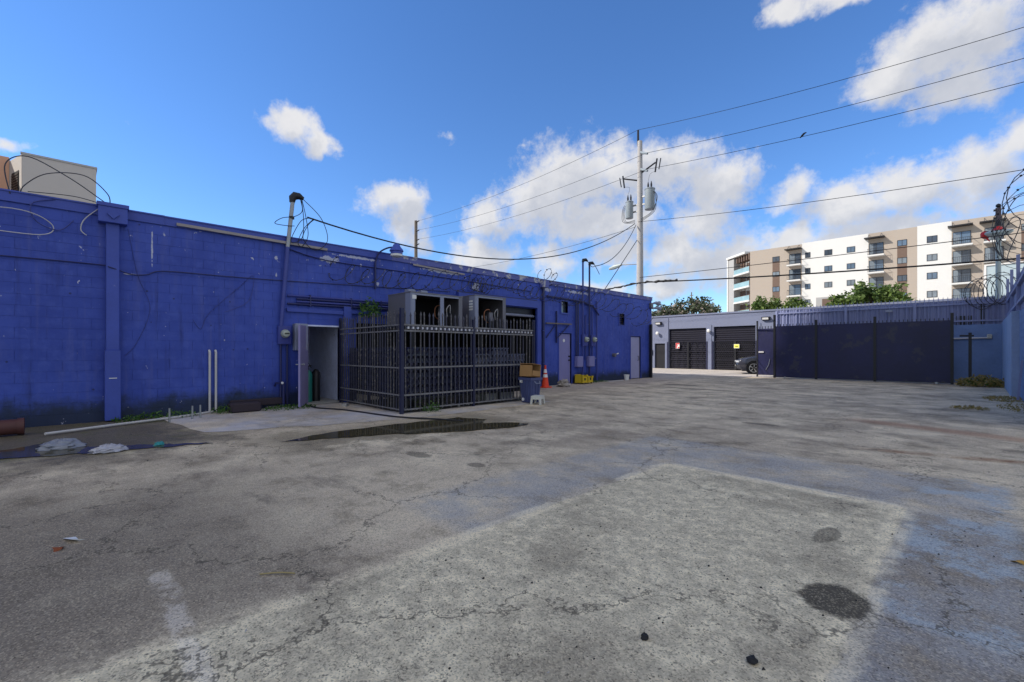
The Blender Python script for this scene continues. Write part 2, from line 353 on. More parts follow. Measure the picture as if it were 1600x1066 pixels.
M_FENCEB = mat('fence_blue', (.225, .25, .42), .6, var=.15, vscale=2)
M_BWALL = mat('right_wall_blue', (.155, .235, .43), .65, var=.25, vscale=1.2, bump=.3, rust=((.20, .24, .50), .66))
M_BEIGE = mat('beige_stucco', (.36, .31, .265), .85, var=.04, vscale=.3)
M_APTW = mat('white_stucco', (.60, .60, .59), .85, var=.03, vscale=.3)
M_BROWN = mat('brown_cladding', (.13, .085, .065), .7, var=.1)
M_GREYW = mat('grey_stucco', (.36, .36, .36), .85, var=.05, vscale=.3)
M_TAN = mat('tan_stucco', (.46, .43, .40), .85, var=.04, vscale=.5)
M_PEACH = mat('peach_stucco', (.58, .33, .22), .85, var=.05)
M_POLEC = mat('concrete_pole', (.40, .39, .39), .8, var=.15, vscale=3)
M_WOOD = mat('weathered_wood', (.16, .135, .11), .85, var=.25)
M_XFMR = mat('transformer_grey', (.25, .29, .32), .4, var=.06)
M_RED = mat('red_paint', (.55, .025, .03), .4)
M_LAMPG = mat('lamp_grey_green', (.36, .42, .41), .4)
M_TERRA = mat('terracotta_pipe', (.085, .030, .028), .6, var=.2)
M_BAG = mat('plastic_bag', (.25, .26, .30), .3, var=.25, vscale=9)
M_CARP = mat('car_paint', (.045, .046, .06), .2, .3, var=.03, spec=.7)
M_TYRE = mat('tyre_rubber', (.015, .015, .016), .85)
M_RIM = mat('alloy_rim', (.55, .55, .56), .3, .8)
M_ROCK = mat('asphalt_crumb', (.022, .022, .024), .9, var=.3, vscale=30)
M_FINIAL = mat('finial_metal', (.50, .49, .54), .45, .3, var=.2)
M_SIGNY = mat('sign_yellow', (.75, .70, .10), .5)
M_BOARD = mat('weathered_board', (.30, .27, .27), .8, var=.2)

# ------------------------------------------------------------------ mesh builder
ORG = {}
class MB:
    def __init__(s): s.v = []; s.f = []
    def add(s, vs, fs):
        o = len(s.v); s.v += [tuple(v) for v in vs]; s.f += [tuple(i + o for i in f) for f in fs]; return s
    def box(s, x0, x1, y0, y1, z0, z1):
        return s.add([(x0, y0, z0), (x1, y0, z0), (x1, y1, z0), (x0, y1, z0), (x0, y0, z1), (x1, y0, z1), (x1, y1, z1), (x0, y1, z1)],
                     [(0, 3, 2, 1), (4, 5, 6, 7), (0, 1, 5, 4), (1, 2, 6, 5), (2, 3, 7, 6), (3, 0, 4, 7)])
    def bbox(s, x0, x1, y0, y1, z0, z1, b=.01):
        """box with chamfered vertical and top edges"""
        def ring(i, z):
            return [(x0 + i + b, y0 + i, z), (x1 - i - b, y0 + i, z), (x1 - i, y0 + i + b, z), (x1 - i, y1 - i - b, z), (x1 - i - b, y1 - i, z), (x0 + i + b, y1 - i, z), (x0 + i, y1 - i - b, z), (x0 + i, y0 + i + b, z)]
        r = ring(b, z0) + ring(0, z0 + b) + ring(0, z1 - b) + ring(b, z1)
        fs = [tuple(range(7, -1, -1)), tuple(range(24, 32))]
        for k in range(3):
            for i in range(8): fs.append((k * 8 + i, k * 8 + (i + 1) % 8, k * 8 + 8 + (i + 1) % 8, k * 8 + 8 + i))
        return s.add(r, fs)
    def obox(s, c, size, M):
        hx, hy, hz = (v / 2 for v in size); c = Vector(c)
        vs = [c + M @ Vector(p) for p in [(-hx, -hy, -hz), (hx, -hy, -hz), (hx, hy, -hz), (-hx, hy, -hz), (-hx, -hy, hz), (hx, -hy, hz), (hx, hy, hz), (-hx, hy, hz)]]
        return s.add(vs, [(0, 3, 2, 1), (4, 5, 6, 7), (0, 1, 5, 4), (1, 2, 6, 5), (2, 3, 7, 6), (3, 0, 4, 7)])
    def beam(s, a, b, w, h):
        a = Vector(a); b = Vector(b); d = (b - a); L = d.length; d.normalize()
        up = Vector((0, 0, 1)) if abs(d.z) < .95 else Vector((0, 1, 0))
        r = d.cross(up).normalized(); u = r.cross(d)
        vs = []
        for p in (a, b):
            for sx, sy in ((-1, -1), (1, -1), (1, 1), (-1, 1)): vs.append(p + r * (sx * w / 2) + u * (sy * h / 2))
        return s.add(vs, [(0, 1, 2, 3), (7, 6, 5, 4), (0, 4, 5, 1), (1, 5, 6, 2), (2, 6, 7, 3), (3, 7, 4, 0)])
    def tube(s, pts, r, n=6, cap=True):
        pts = [Vector(p) for p in pts]; N = len(pts); vs = []; fs = []
        rr = r if isinstance(r, (list, tuple)) else [r] * N
        ref = None
        for i, p in enumerate(pts):
            d = (pts[min(i + 1, N - 1)] - pts[max(i - 1, 0)])
            if d.length < 1e-9: d = Vector((0, 0, 1))
            d.normalize()
            if ref is None: ref = Vector((0, 0, 1)) if abs(d.z) < .9 else Vector((1, 0, 0))
            a = d.cross(ref)
            if a.length < 1e-4: a = d.cross(Vector((.3, .8, .5)))
            a.normalize(); b = d.cross(a); ref = b.cross(d) if False else a.cross(d)
            for k in range(n):
                t = 2 * math.pi * k / n; vs.append(p + a * (math.cos(t) * rr[i]) + b * (math.sin(t) * rr[i]))
        for i in range(N - 1):
            for k in range(n): fs.append((i * n + k, i * n + (k + 1) % n, (i + 1) * n + (k + 1) % n, (i + 1) * n + k))
        if cap: fs.append(tuple(range(n - 1, -1, -1))); fs.append(tuple(range((N - 1) * n, N * n)))
        return s.add(vs, fs)
    def cyl(s, a, b, r0, r1=None, n=12):
        return s.tube([a, b], [r0, r0 if r1 is None else r1], n)
    def lathe(s, prof, c=(0, 0, 0), n=16, M=None, cap=True):
        vs = []; fs = []; M = M or Matrix.Identity(3); c = Vector(c)
        for r, z in prof:
            for k in range(n):
                t = 2 * math.pi * k / n; vs.append(c + M @ Vector((r * math.cos(t), r * math.sin(t), z)))
        for i in range(len(prof) - 1):
            for k in range(n): fs.append((i * n + k, i * n + (k + 1) % n, (i + 1) * n + (k + 1) % n, (i + 1) * n + k))
        if cap: fs.append(tuple(range(n - 1, -1, -1))); fs.append(tuple(range((len(prof) - 1) * n, len(prof) * n)))
        return s.add(vs, fs)
    def prism(s, poly, ax, a0, a1):
        """poly in the two axes left over, extruded along axis ax"""
        def P(u, v, w): return ((w, u, v), (u, w, v), (u, v, w))[ax]
        n = len(poly); vs = [P(u, v, a0) for u, v in poly] + [P(u, v, a1) for u, v in poly]
        fs = [tuple(range(n - 1, -1, -1)), tuple(range(n, 2 * n))] + [(i, (i + 1) % n, n + (i + 1) % n, n + i) for i in range(n)]
        return s.add(vs, fs)
    def build(s, name, m, parent=None, smooth=False, kind=None):
        o0 = ORG.get(parent.name, Vector((0, 0, 0))) if parent else Vector((0, 0, 0))
        me = bpy.data.meshes.new(name)
        me.from_pydata([(v[0] - o0.x, v[1] - o0.y, v[2] - o0.z) for v in s.v], [], s.f); me.update()
        if m: me.materials.append(m)
        if smooth:
            me.polygons.foreach_set('use_smooth', [True] * len(me.polygons))
            try: me.set_sharp_from_angle(angle=R(40))
            except Exception: pass
        o = bpy.data.objects.new(name, me); COL.objects.link(o)
        if parent: o.parent = parent
        ORG[o.name] = o0
        if kind: o['kind'] = kind
        return o
def tag(o, label=None, cat=None, group=None, kind=None):
    if label: o['label'] = label
    if cat: o['category'] = cat
    if group: o['group'] = group
    if kind: o['kind'] = kind
    return o
def thing(name, label, cat, loc=(0, 0, 0), group=None):
    o = bpy.data.objects.new(name, None); COL.objects.link(o); o.location = loc; ORG[o.name] = Vector(loc)
    o.empty_display_size = .2
    return tag(o, label, cat, group)
def solo(mb, name, m, loc, label, cat, group=None, smooth=False):
    """a thing that is one mesh, origin at loc"""
    mb.v = [(v[0] - loc[0], v[1] - loc[1], v[2] - loc[2]) for v in mb.v]
    o = mb.build(name, m, None, smooth); o.location = loc; ORG[o.name] = Vector(loc)
    return tag(o, label, cat, group)
def inst(src, name, parent=None, loc=None):
    o = bpy.data.objects.new(name, src.data); COL.objects.link(o)
    if parent: o.parent = parent
    if loc is not None: o.location = loc
    return o
def copy_tree(o, parent=None):
    c = o.copy(); COL.objects.link(c); c.parent = parent
    for ch in o.children: copy_tree(ch, c)
    return c

# ================================================================== THE SETTING
XW = -12.15
def sheet(name, poly, z, m):
    mb = MB(); mb.add([(x, y, z) for x, y in poly], [tuple(range(len(poly)))])
    o = mb.build(name, m); o['kind'] = 'structure'; return o
sheet('ground', [(-900, -900), (900, -900), (900, 900), (-900, 900)], 0, M_ROAD)
sheet('yard_pavement', [(XW, -8), (9, -8), (9, 26.6), (XW - 3, 26.6), (XW - 3, 22.4), (XW, 22.4)], .004, M_YARD)
sheet('road', [(-60, 26.6), (.8, 26.6), (.8, 34.98), (-60, 34.98)], .006, M_ROAD)

def ragged(pts, amp, seed, sub=5):
    rr = random.Random(seed); out = []
    for i in range(len(pts)):
        a = Vector(pts[i] + (0,)); b = Vector(pts[(i + 1) % len(pts)] + (0,)); d = b - a
        nrm = Vector((-d.y, d.x, 0)).normalized() if d.length > 0 else Vector((0, 0, 0))
        for k in range(sub):
            q = a + d * (k / sub) + nrm * (rr.uniform(-amp, amp) if k else 0); out.append((q.x, q.y))
    return out
M_APRON = pavement('apron_concrete', 'apron')
sheet('concrete_apron', ragged([(XW + .01, 1.4), (-9.3, 1.7), (-8.6, 3.4), (-8.2, 5.3), (-8.25, 9.6), (XW + .01, 9.6)], .09, 4), .009, M_APRON)
for k, pts in enumerate([
    [(-7.45, 2.35), (-7.75, 3.25), (-7.75, 4.21), (-7.70, 5.01), (-7.55, 5.52), (-7.63, 5.89), (-7.0, 6.15), (-6.66, 5.73), (-6.35, 6.22), (-6.02, 6.34), (-5.93, 5.8), (-6.16, 5.09), (-6.55, 4.35), (-6.95, 3.71), (-7.19, 3.04)],
    [(-9.7, -1.6), (-9.55, -0.65), (-9.84, -0.23), (-9.1, 0.17), (-8.6, 0.9), (-8.3, 1.35), (-8.1, 1.6), (-8.2, 1.2), (-8.32, 0.75), (-8.42, 0.28), (-8.62, -0.2), (-8.8, -0.57), (-8.9, -1.4)]]):
    o = sheet('puddle', ragged(pts, .05, 11 + k, 5), .014, M_WATER); o['label'] = ['shallow brown puddle in front of the picket cage', 'dark algae puddle by the foot of the blue wall'][k]

# ================================================================== BLUE BUILDING
HW = 4.29
bld = thing('blue_building', 'long low blue painted block building with flat roof along the left side', 'building', (XW, 0, 0))
YS, YE = -6.0, 22.33
OPEN = [(4.48, 5.36, 0, 2.05), (9.6, 13.2, 0, 3.07), (5.80, 9.6, 0, 2.2), (14.76, 15.2, 3.02, 3.50), (19.16, 19.62, 2.69, 3.23), (14.62, 15.45, 0, 2.16), (20.22, 21.18, 0, 2.16)]
wall = MB()
ys = sorted({YS, YE} | {v for o in OPEN for v in o[:2]})
for a, b in zip(ys[:-1], ys[1:]):
    mid = (a + b) / 2; cuts = sorted((o[2], o[3]) for o in OPEN if o[0] < mid < o[1]); z = 0
    for c0, c1 in cuts + [(HW - .02, HW)]:
        if c0 > z: wall.box(XW - .22, XW - .008, a, b, z, min(c0, HW - .02))
        z = c1
wall.box(-27, XW - .22, YE - .22, YE, 0, HW - .02); wall.box(-27, XW - .22, YS, YS + .22, 0, HW - .02); wall.box(-27.2, -27, YS, YE, 0, HW - .02)
wall_o = wall.build('wall', M_WALL, bld)
MB().box(-27, XW - .22, YS + .22, YE - .22, 3.75, 3.9).build('roof', M_CONC, bld)
# painted concrete blocks, running bond
blocks = []; BH, BL, G = .2035, .41, .0055
for r in range(20):
    y = YS - (BL / 2 if r % 2 else 0); z0 = r * BH + .004; z1 = z0 + BH - G
    while y < YE:
        segs = [(max(y + G / 2, YS), min(y + BL - G / 2, YE))]
        for o in OPEN:
            if z1 > o[2] and z0 < o[3]:
                ns = []
                for a, b in segs:
                    if b <= o[0] or a >= o[1]: ns.append((a, b))
                    else:
                        if a < o[0]: ns.append((a, o[0]))
                        if b > o[1]: ns.append((o[1], b))
                segs = ns
        for a, b in segs:
            if b - a > .03: blocks.append((a, b, z0, z1))
        y += BL
rb = random.Random(5); near = [q for q in blocks if -.95 < q[0] < 5.2]; near.sort(key=lambda q: q[0]); near = near[:298]
nears = set(near); rest = MB(); cache = {}
for q in blocks:
    a, b, z0, z1 = q; d = rb.uniform(-.0016, .0006)
    if q in nears:
        key = (round(b - a, 3), round(z1 - z0, 3), rb.randrange(3))
        if key not in cache:
            o = MB().box(XW - .02, XW + d, 0, b - a, 0, z1 - z0).build('block', M_WALL, wall_o); cache[key] = o
        else: o = inst(cache[key], 'block', wall_o)
        o.location = (0, a, z0)
    else: rest.box(XW - .02, XW + d, a, b, z0, z1)
rest.build('block_field', M_WALL, wall_o, kind='stuff')
# coping: long runs, the far ones flaked
M_COPE2 = mat('flaked_coping', (.09, .105, .33), .6, var=.25, vscale=1.5, rust=((.42, .41, .44), .53))
for a, b, m_, zz in ((YS, 1.5, M_TRIM, 4.29), (1.503, 6.9, M_TRIM, 4.285), (6.903, 13.35, M_COPE2, 4.295), (13.36, YE + .02, M_COPE2, 4.28)):
    MB().box(XW - .25, XW + .035, a, b, 4.09, zz - .03).box(XW - .27, XW + .055, a, b, zz - .028, zz).build('coping', m_, bld)
# doorway with room behind
room = MB()
room.box(XW - 2.3, XW - .22, 5.37, 5.47, 0, 2.6).box(XW - 2.4, XW - 2.3, 3.5, 5.47, 0, 2.6).box(XW - 2.3, XW - .22, 3.4, 3.5, 0, 2.6).box(XW - 2.4, XW - .22, 3.4, 5.47, 2.6, 2.7)
room.build('room_lining', M_PLAST, bld)
MB().box(XW - 2.3, XW, 3.5, 5.36, .01, .05).build('threshold', M_CONC, bld)
MB().box(XW - .225, XW + .012, 5.36, 5.39, .01, 2.05).box(XW - .225, XW + .012, 4.44, 4.48, .01, 2.05).box(XW - .225, XW + .012, 4.44, 5.39, 2.05, 2.09).build('door_frame', M_PLAST, bld)
dd = Vector((.85, -.527, 0)).normalized(); hinge = Vector((XW + .02, 4.46, 0)); Mz = Matrix(((dd.x, -dd.y, 0), (dd.y, dd.x, 0), (0, 0, 1)))
door = MB().obox(hinge + dd * .44 + Vector((0, 0, 1.05)), (.88, .045, 1.98), Mz).build('open_door', M_LILAC2, bld)
kn = MB(); c = hinge + dd * .82 + Vector((0, 0, 1.08)); nn = Vector((-dd.y, dd.x, 0))
kn.cyl(c - nn * .09, c + nn * .09, .014, n=8).lathe([(.001, -.02), (.028, -.01), (.028, .01), (.001, .02)], c + nn * .09, 8, Matrix(((1, 0, 0), (0, 0, 1), (0, 1, 0))))
kn.build('door_knob', M_STEEL, door)
MB().box(XW + .001, XW + .09, 5.41, 5.62, .005, 2.62).build('pilaster', M_TRIM, bld)
MB().box(XW + .001, XW + .07, 3.95, 5.40, 2.40, 2.49).box(XW + .001, XW + .07, 5.63, 6.9, 2.44, 2.53).build('ledge', M_TRIM, bld)
# loading opening
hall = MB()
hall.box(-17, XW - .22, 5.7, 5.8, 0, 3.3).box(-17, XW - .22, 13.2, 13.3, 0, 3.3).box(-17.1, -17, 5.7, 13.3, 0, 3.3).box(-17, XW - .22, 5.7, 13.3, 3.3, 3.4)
hall.build('hall_lining', M_DARK, bld)  # near-black lining puts the hall's shade into colour, also behind the cage
MB().box(XW - .2, XW - .15, 9.62, 13.18, 2.72, 3.06).build('rolled_shutter', M_SHUT, bld)
MB().tube([(XW - .10, 9.62, 2.78), (XW - .10, 13.18, 2.78)], .05, 8).build('shutter_bar', M_AC2, bld, True)
MB().box(XW - .004, XW + .14, 9.3, 13.2, 3.09, 3.36).build('shutter_box', M_TRIM, bld)
MB().box(XW - .22, XW + .10, 13.2, 13.42, .005, 3.38).build('pier', M_TRIM, bld)
MB().box(XW + .001, XW + .05, 9.3, 13.25, 3.37, 3.41).build('drip_edge', M_PIPED, bld)
# small window, louvre, two doors
fr = MB()
for a in ((14.70, 14.76, 2.96, 3.56), (15.2, 15.26, 2.96, 3.56), (14.76, 15.2, 3.5, 3.56), (14.76, 15.2, 2.96, 3.02)): fr.box(XW - .15, XW + .03, *a)
wf = fr.build('window_frame', M_TRIM, bld)
MB().box(XW - .13, XW - .11, 14.76, 15.2, 3.02, 3.5).build('pane', M_PANE, wf)
lv = MB()
for a in ((19.10, 19.16, 2.65, 3.27), (19.62, 19.68, 2.65, 3.27), (19.16, 19.62, 3.23, 3.27), (19.16, 19.62, 2.65, 2.69)): lv.box(XW - .15, XW + .03, *a)
lv.box(XW - .2, XW - .18, 19.16, 19.62, 2.69, 3.23)
lvo = lv.build('louvre', M_TRIM, bld)
for k in range(5):
    z = 2.74 + k * .105; MB().beam((XW - .10, 19.16, z), (XW - .10, 19.62, z), .09, .012).build('slat', M_WOOD, lvo)
def flat_door(y0, y1, m_, knob_y, rail):
    d = MB().bbox(XW - .12, XW - .045, y0 + .02, y1 - .02, .03, 2.13, .006).build('door', m_, bld)
    f = MB()
    f.box(XW - .15, XW + .02, y0 - .05, y0, .0, 2.21).box(XW - .15, XW + .02, y1, y1 + .05, 0, 2.21).box(XW - .15, XW + .02, y0, y1, 2.16, 2.21)
    f.build('door_frame', M_TRIM, bld)
    h = MB()
    if rail: h.tube([(XW - .045, knob_y, 1.15), (XW + .02, knob_y, 1.13), (XW + .02, knob_y, .95), (XW - .045, knob_y, .93)], .014, 6)
    else:
        for z in (1.02, 1.18): h.lathe([(.03, 0), (.035, .015), (.035, .03), (.012, .04), (.03, .06), (.001, .07)], (XW - .046, knob_y, z), 10, Matrix(((0, 0, 1), (1, 0, 0), (0, 1, 0))))
    h.build('handle', M_BLACK, d, True)
    for z in (.3, 1.1, 1.9): MB().cyl((XW - .03, y0 + .015, z - .05), (XW - .03, y0 + .015, z + .05), .014, n=6).build('hinge', M_PIPED, d)
    return d
d2 = flat_door(14.62, 15.45, M_LILAC, 15.33, False); d2['label'] = 'closed lilac door beside the electric meters'
MB().lathe([(.07, 0), (.07, .01), (.001, .012)], (XW - .046, 15.0, 1.85), 12, Matrix(((0, 0, 1), (1, 0, 0), (0, 1, 0)))).build('door_plate', WHT, d2)
d3 = flat_door(20.22, 21.18, mat('pale_door_paint', (.33, .33, .52), .5, var=.1), 20.98, True); d3['label'] = 'pale grey-blue closed door near the far corner'

# ---- rain leader with its head
def yb(m, y0, y1, x0, x1, z0, z1): return m.box(XW + x0, XW + x1, y0, y1, z0, z1)
rl = thing('rain_leader', 'square blue rainwater downpipe with diamond-badged collector head on left of wall', 'downpipe', (XW, .66, 0))
hd = MB(); hd.bbox(XW + .003, XW + .26, .44, .88, 3.93, 4.24, .008).box(XW + .003, XW + .28, .42, .90, 4.24, 4.31); ho = hd.build('collector_head', M_TRIM, rl)
Md = Matrix.Rotation(R(45), 3, 'X'); MB().obox((XW + .268, .66, 4.09), (.06, .13, .13), Md).build('diamond_badge', M_TRIM, ho)
MB().bbox(XW + .003, XW + .15, .56, .76, 1.42, 3.93, .008).build('pipe', M_TRIM, rl)
MB().bbox(XW + .003, XW + .20, .54, .78, .03, 1.42, .008).build('boot', M_TRIM, rl)
MB().box(XW + .201, XW + .207, .60, .72, .86, .875).build('label_strip', WHT, rl)
dp = thing('downpipe', 'dark blue round downpipe beside the loading opening', 'downpipe', (XW, 13.56, 0))
MB().tube([(XW + .09, 13.56, .05), (XW + .09, 13.56, 3.95)], .055, 10).build('pipe', M_PIPED, dp, True)
MB().bbox(XW + .003, XW + .24, 13.42, 13.74, 3.93, 4.2, .01).build('collector_head', M_COPE2, dp)
for z in (.9, 2.2, 3.4): MB().box(XW + .003, XW + .16, 13.49, 13.63, z, z + .03).build('bracket', M_PIPEB, dp)

# ---- service mast and meters
ms = thing('service_mast', 'leaning electrical service mast with black weatherhead and looping cables above the wall', 'mast', (XW, 3.8, 1.9))
top = Vector((XW + .12, 4.07, 5.22))
MB().tube([(XW + .10, 3.80, 2.02), (XW + .11, 3.95, 4.0)], .05, 10).build('lower_pipe', M_PIPEB, ms, True)
MB().tube([(XW + .11, 3.95, 4.0), top], .05, 10).build('upper_pipe', M_STEEL, ms, True)
wh = MB(); wh.tube([top + Vector(p) for p in ((0, -.02, -.08), (0, -.01, .03), (.01, .05, .10), (.03, .14, .10), (.06, .24, .05))], [.065, .09, .10, .085, .04], 10); wh.build('weatherhead', M_BLACK, ms, True)
MB().cyl(top + Vector((0, -.03, -.5)), top + Vector((0, -.03, -.44)), .065, n=10).build('clamp', M_BLACK, ms)
def loopwire(pts, r=.009, n=5, sub=10):
    P = [Vector(p) for p in pts]; out = []
    for i in range(len(P) - 1):
        p0 = P[max(i - 1, 0)]; p1 = P[i]; p2_ = P[i + 1]; p3 = P[min(i + 2, len(P) - 1)]
        for k in range(sub):
            t = k / sub; out.append(.5 * ((2 * p1) + (p2_ - p0) * t + (2 * p0 - 5 * p1 + 4 * p2_ - p3) * t * t + (3 * p1 - p0 - 3 * p2_ + p3) * t ** 3))
    out.append(P[-1]); return MB().tube(out, r, n)
att = top + Vector((.15, .30, -.42))
for pts in ([(.05, .22, .05), (.02, .70, -.35), (.05, .85, -.9), (.02, .55, -1.2), (.0, .25, -.95), (.05, .35, -.6), (.12, .5, -.42)],
            [(.05, .2, .03), (.0, .32, -.4), (-.03, .38, -.85), (0, .22, -1.15), (.02, .12, -1.05), (.06, .25, -.7), (.14, .45, -.44)],
            [(.04, .17, .02), (.02, .22, -.25), (.02, .05, -.42), (.0, -.25, -.52), (0, -.42, -.68), (.03, -.18, -.7), (.06, .02, -.68)],
            [(.05, .19, .02), (0, .26, -.45), (-.02, .24, -.9), (.0, .05, -1.08), (.02, -.05, -1.02), (.1, .15, -.55), (.15, .35, -.43)]):
    loopwire([top + Vector(p) for p in pts]).build('cable_loop', M_WIRE, ms, True)

def meter(y, z, w, h, label, boxm, face=True):
    t = thing('electric_meter', label, 'meter', (XW, y, z))
    MB().bbox(XW + .003, XW + .14, y - w / 2, y + w / 2, z - h / 2, z + h / 2, .01).build('housing', boxm, t)
    Mx = Matrix(((0, 0, 1), (1, 0, 0), (0, 1, 0)))
    MB().lathe([(w * .36, 0), (w * .36, .03)], (XW + .14, y, z + h * .08), 16, Mx).build('ring', M_STEEL, t)
    MB().lathe([(w * .31, .0), (w * .31, .06), (w * .26, .10), (.001, .115)], (XW + .165, y, z + h * .08), 16, Mx).build('glass_dome', mat('meter_glass', (.42, .46, .40), .15), t, True)
    MB().box(XW + .282, XW + .288, y - w * .18, y + w * .18, z + h * .06, z + h * .11).build('dial', M_BLACK, t)
    return t
meter(3.88, 1.80, .30, .46, 'blue electric meter box under the leaning mast', M_PIPEB)
pb = thing('panel_cabinet', 'pale blue-grey metal cabinet on the wall beside the open door', 'cabinet', (XW, 4.23, 1.75))
MB().bbox(XW + .003, XW + .22, 4.10, 4.40, 1.42, 2.10, .01).build('housing', M_AC2, pb)
MB().box(XW + .221, XW + .228, 4.12, 4.38, 1.44, 2.08).build('cover', M_AC2, pb)
lowc = thing('pipe_run', 'blue conduits running down the wall below the meter box', 'pipe', (XW, 3.9, 0))
for y, z1 in ((3.80, 1.57), (3.95, 1.57), (4.28, 1.42)): MB().tube([(XW + .07, y, .02), (XW + .07, y, z1)], .026, 8).build('conduit', M_PIPED, lowc, True)
MB().tube([(XW + .09, 3.66, .55), (XW + .16, 3.66, .62), (XW + .16, 3.84, .62), (XW + .16, 3.84, .05)], .03, 8).build('trap', M_PIPED, lowc, True)
MB().lathe([(.03, 0), (.03, .03), (.001, .04)], (XW + .17, 3.80, .62), 10, Matrix(((0, 0, 1), (1, 0, 0), (0, 1, 0)))).build('cap', M_REFL, lowc)
hp = thing('conduit_bundle', 'bundle of four dark horizontal conduits on the wall above the open door', 'conduits', (XW, 3.99, 2.6))
for k in range(4):
    z = 2.80 - k * .068; y0 = 3.96 + (.0, .22, .22, .0)[k]
    MB().tube([(XW + .06, y0, z), (XW + .06, 7.2, z + .04)], .026, 8).build('conduit', M_PIPED if k % 2 else M_PIPEB, hp, True)
for y in (4.5, 5.6, 6.5): MB().box(XW + .003, XW + .095, y, y + .03, 2.56, 2.86).build('strap', M_PIPED, hp)
# wall cable
wc = loopwire([(XW + .03, -3, 3.06), (XW + .03, -.84, 3.10), (XW + .03, .45, 3.11), (XW + .17, .62, 3.06), (XW + .03, .95, 2.98), (XW + .03, 1.2, 3.0), (XW + .03, 1.5, 3.11), (XW + .03, 2.6, 3.13), (XW + .03, 3.7, 3.16), (XW + .03, 6.3, 3.26), (XW + .03, 9.0, 3.36)], .012, 5, 8)
solo(wc, 'wall_cable', M_PIPED, (XW, 0, 3.1), 'blue painted cable running level along the wall above head height', 'cable', smooth=True)
solo(loopwire([(XW + .03, 3.98, 3.98), (XW + .03, 5.0, 3.82), (XW + .03, 7.5, 3.80), (XW + .03, 9.9, 3.78), (XW + .03, 12.9, 3.72)], .014, 5, 8), 'upper_wall_cable', M_PIPED, (XW, 8, 3.8), 'thin painted cable under the razor wire on the blue wall', 'cable', smooth=True)
solo(loopwire([(XW + .04, .9, 3.9), (XW + .02, 1.05, 3.0), (XW + .05, 1.25, 2.3), (XW + .02, 1.05, 1.6), (XW + .02, .85, 1.3)], .006, 4, 8), 'hanging_wire', M_RAZORB, (XW, 1, 2), 'loose thin wire hanging in a curve beside the collector downpipe', 'wire', smooth=True)
solo(loopwire([(XW + .03, 2.0, 2.1), (XW + .02, 2.15, 1.9), (XW + .03, 2.3, 2.25), (XW + .02, 2.9, 2.9), (XW + .03, 3.2, 3.2), (XW + .02, 3.1, 2.6), (XW + .03, 2.6, 2.3)], .006, 4, 8), 'scribbled_wire', M_RAZORB, (XW, 2.5, 2), 'thin loose wire looping over the bare middle of the blue wall', 'wire', smooth=True)
bd = MB(); bd.beam((XW + .075, 1.7, 4.14), (XW + .075, 4.95, 4.10), .05, .06); solo(bd, 'wall_batten', M_BOARD, (XW, 3.3, 4.1), 'weathered grey batten fixed under the coping left of the mast', 'batten')
bd = MB(); bd.beam((XW + .06, 7.6, 4.06), (XW + .06, 9.6, 3.99), .03, .05); solo(bd, 'bent_flashing', M_BOARD, (XW, 8.5, 4.0), 'strip of peeling pale flashing on the wall above the condenser units', 'flashing')
# gooseneck lamp
gl = thing('barn_lamp', 'blue gooseneck barn lamp on the wall top above the door', 'lamp', (XW, 6.35, 3.7))
MB().tube([(XW + .05, 6.35, 3.2), (XW + .05, 6.35, 3.95)], .03, 8).build('stem', M_PIPED, gl, True)
loopwire([(XW + .05, 6.35, 3.95), (XW + .12, 6.42, 4.22), (XW + .3, 6.58, 4.36), (XW + .5, 6.72, 4.38)], .024, 8, 6).build('arm', M_PIPED, gl, True)
MB().lathe([(.05, .20), (.09, .17), (.12, .10), (.19, .02), (.20, -.02), (.17, -.03), (.17, -.10)], (XW + .52, 6.76, 4.28), 16).build('shade', M_TRIM, gl, True)
MB().lathe([(.165, -.10), (.165, -.16), (.10, -.19), (.001, -.20)], (XW + .52, 6.76, 4.28), 16).build('globe', WHT, gl, True)
# conduits on the far half
far = thing('conduit_riser', 'pair of tall blue conduit masts rising past the roof beside the lilac door', 'conduits', (XW, 16.3, 0))
for y, h, c0 in ((16.14, 5.32, 0), (16.62, 5.25, 0)):
    MB().tube([(XW + .10, y, .05), (XW + .10, y, h)], .04, 8).build('riser', M_PIPEB if y < 16.5 else M_PIPED, far, True)
    MB().tube([(XW + .10, y, h - .02), (XW + .10, y + .03, h + .07), (XW + .16, y + .14, h + .09), (XW + .2, y + .22, h + .03)], [.055, .075, .07, .03], 8).build('weatherhead', M_BLACK, far, True)
for y, z1 in ((15.72, 3.6), (15.86, 3.5), (16.4, 3.0), (16.9, 3.2), (17.25, 3.7)): MB().tube([(XW + .06, y, .05 if y > 17 else 1.0), (XW + .06, y, z1)], .03, 6).build('conduit', M_PIPED if y < 16 else M_PIPEB, far, True)
MB().tube([(XW + .07, 13.8, 3.62), (XW + .07, 15.9, 3.58), (XW + .07, 16.9, 3.45), (XW + .09, 17.35, 3.05)], .04, 6).build('cross_pipe', M_PIPED, far, True)
meter(16.30, 1.88, .34, .5, 'left of the two round electric meters beside the lilac door', M_PIPEB)
meter(16.90, 1.88, .34, .5, 'right of the two round electric meters, next to bare blue wall', M_PIPEB)
for y, l in ((15.86, 'grey junction box between the lilac door and the meters'), (16.72, 'small blue-grey junction box under the right meter')):
    t = thing('junction_box', l, 'box', (XW, y, 1)); MB().bbox(XW + .003, XW + .18, y - .2, y + .2, .72, 1.18, .015).build('housing', M_LILAC, t); MB().box(XW + .181, XW + .187, y - .17, y + .17, .75, 1.15).build('cover', M_LILAC, t)
br = thing('wall_bracket', 'dark steel cross-shaped bracket with diagonal braces above the cone', 'bracket', (XW, 14.4, 2.5))
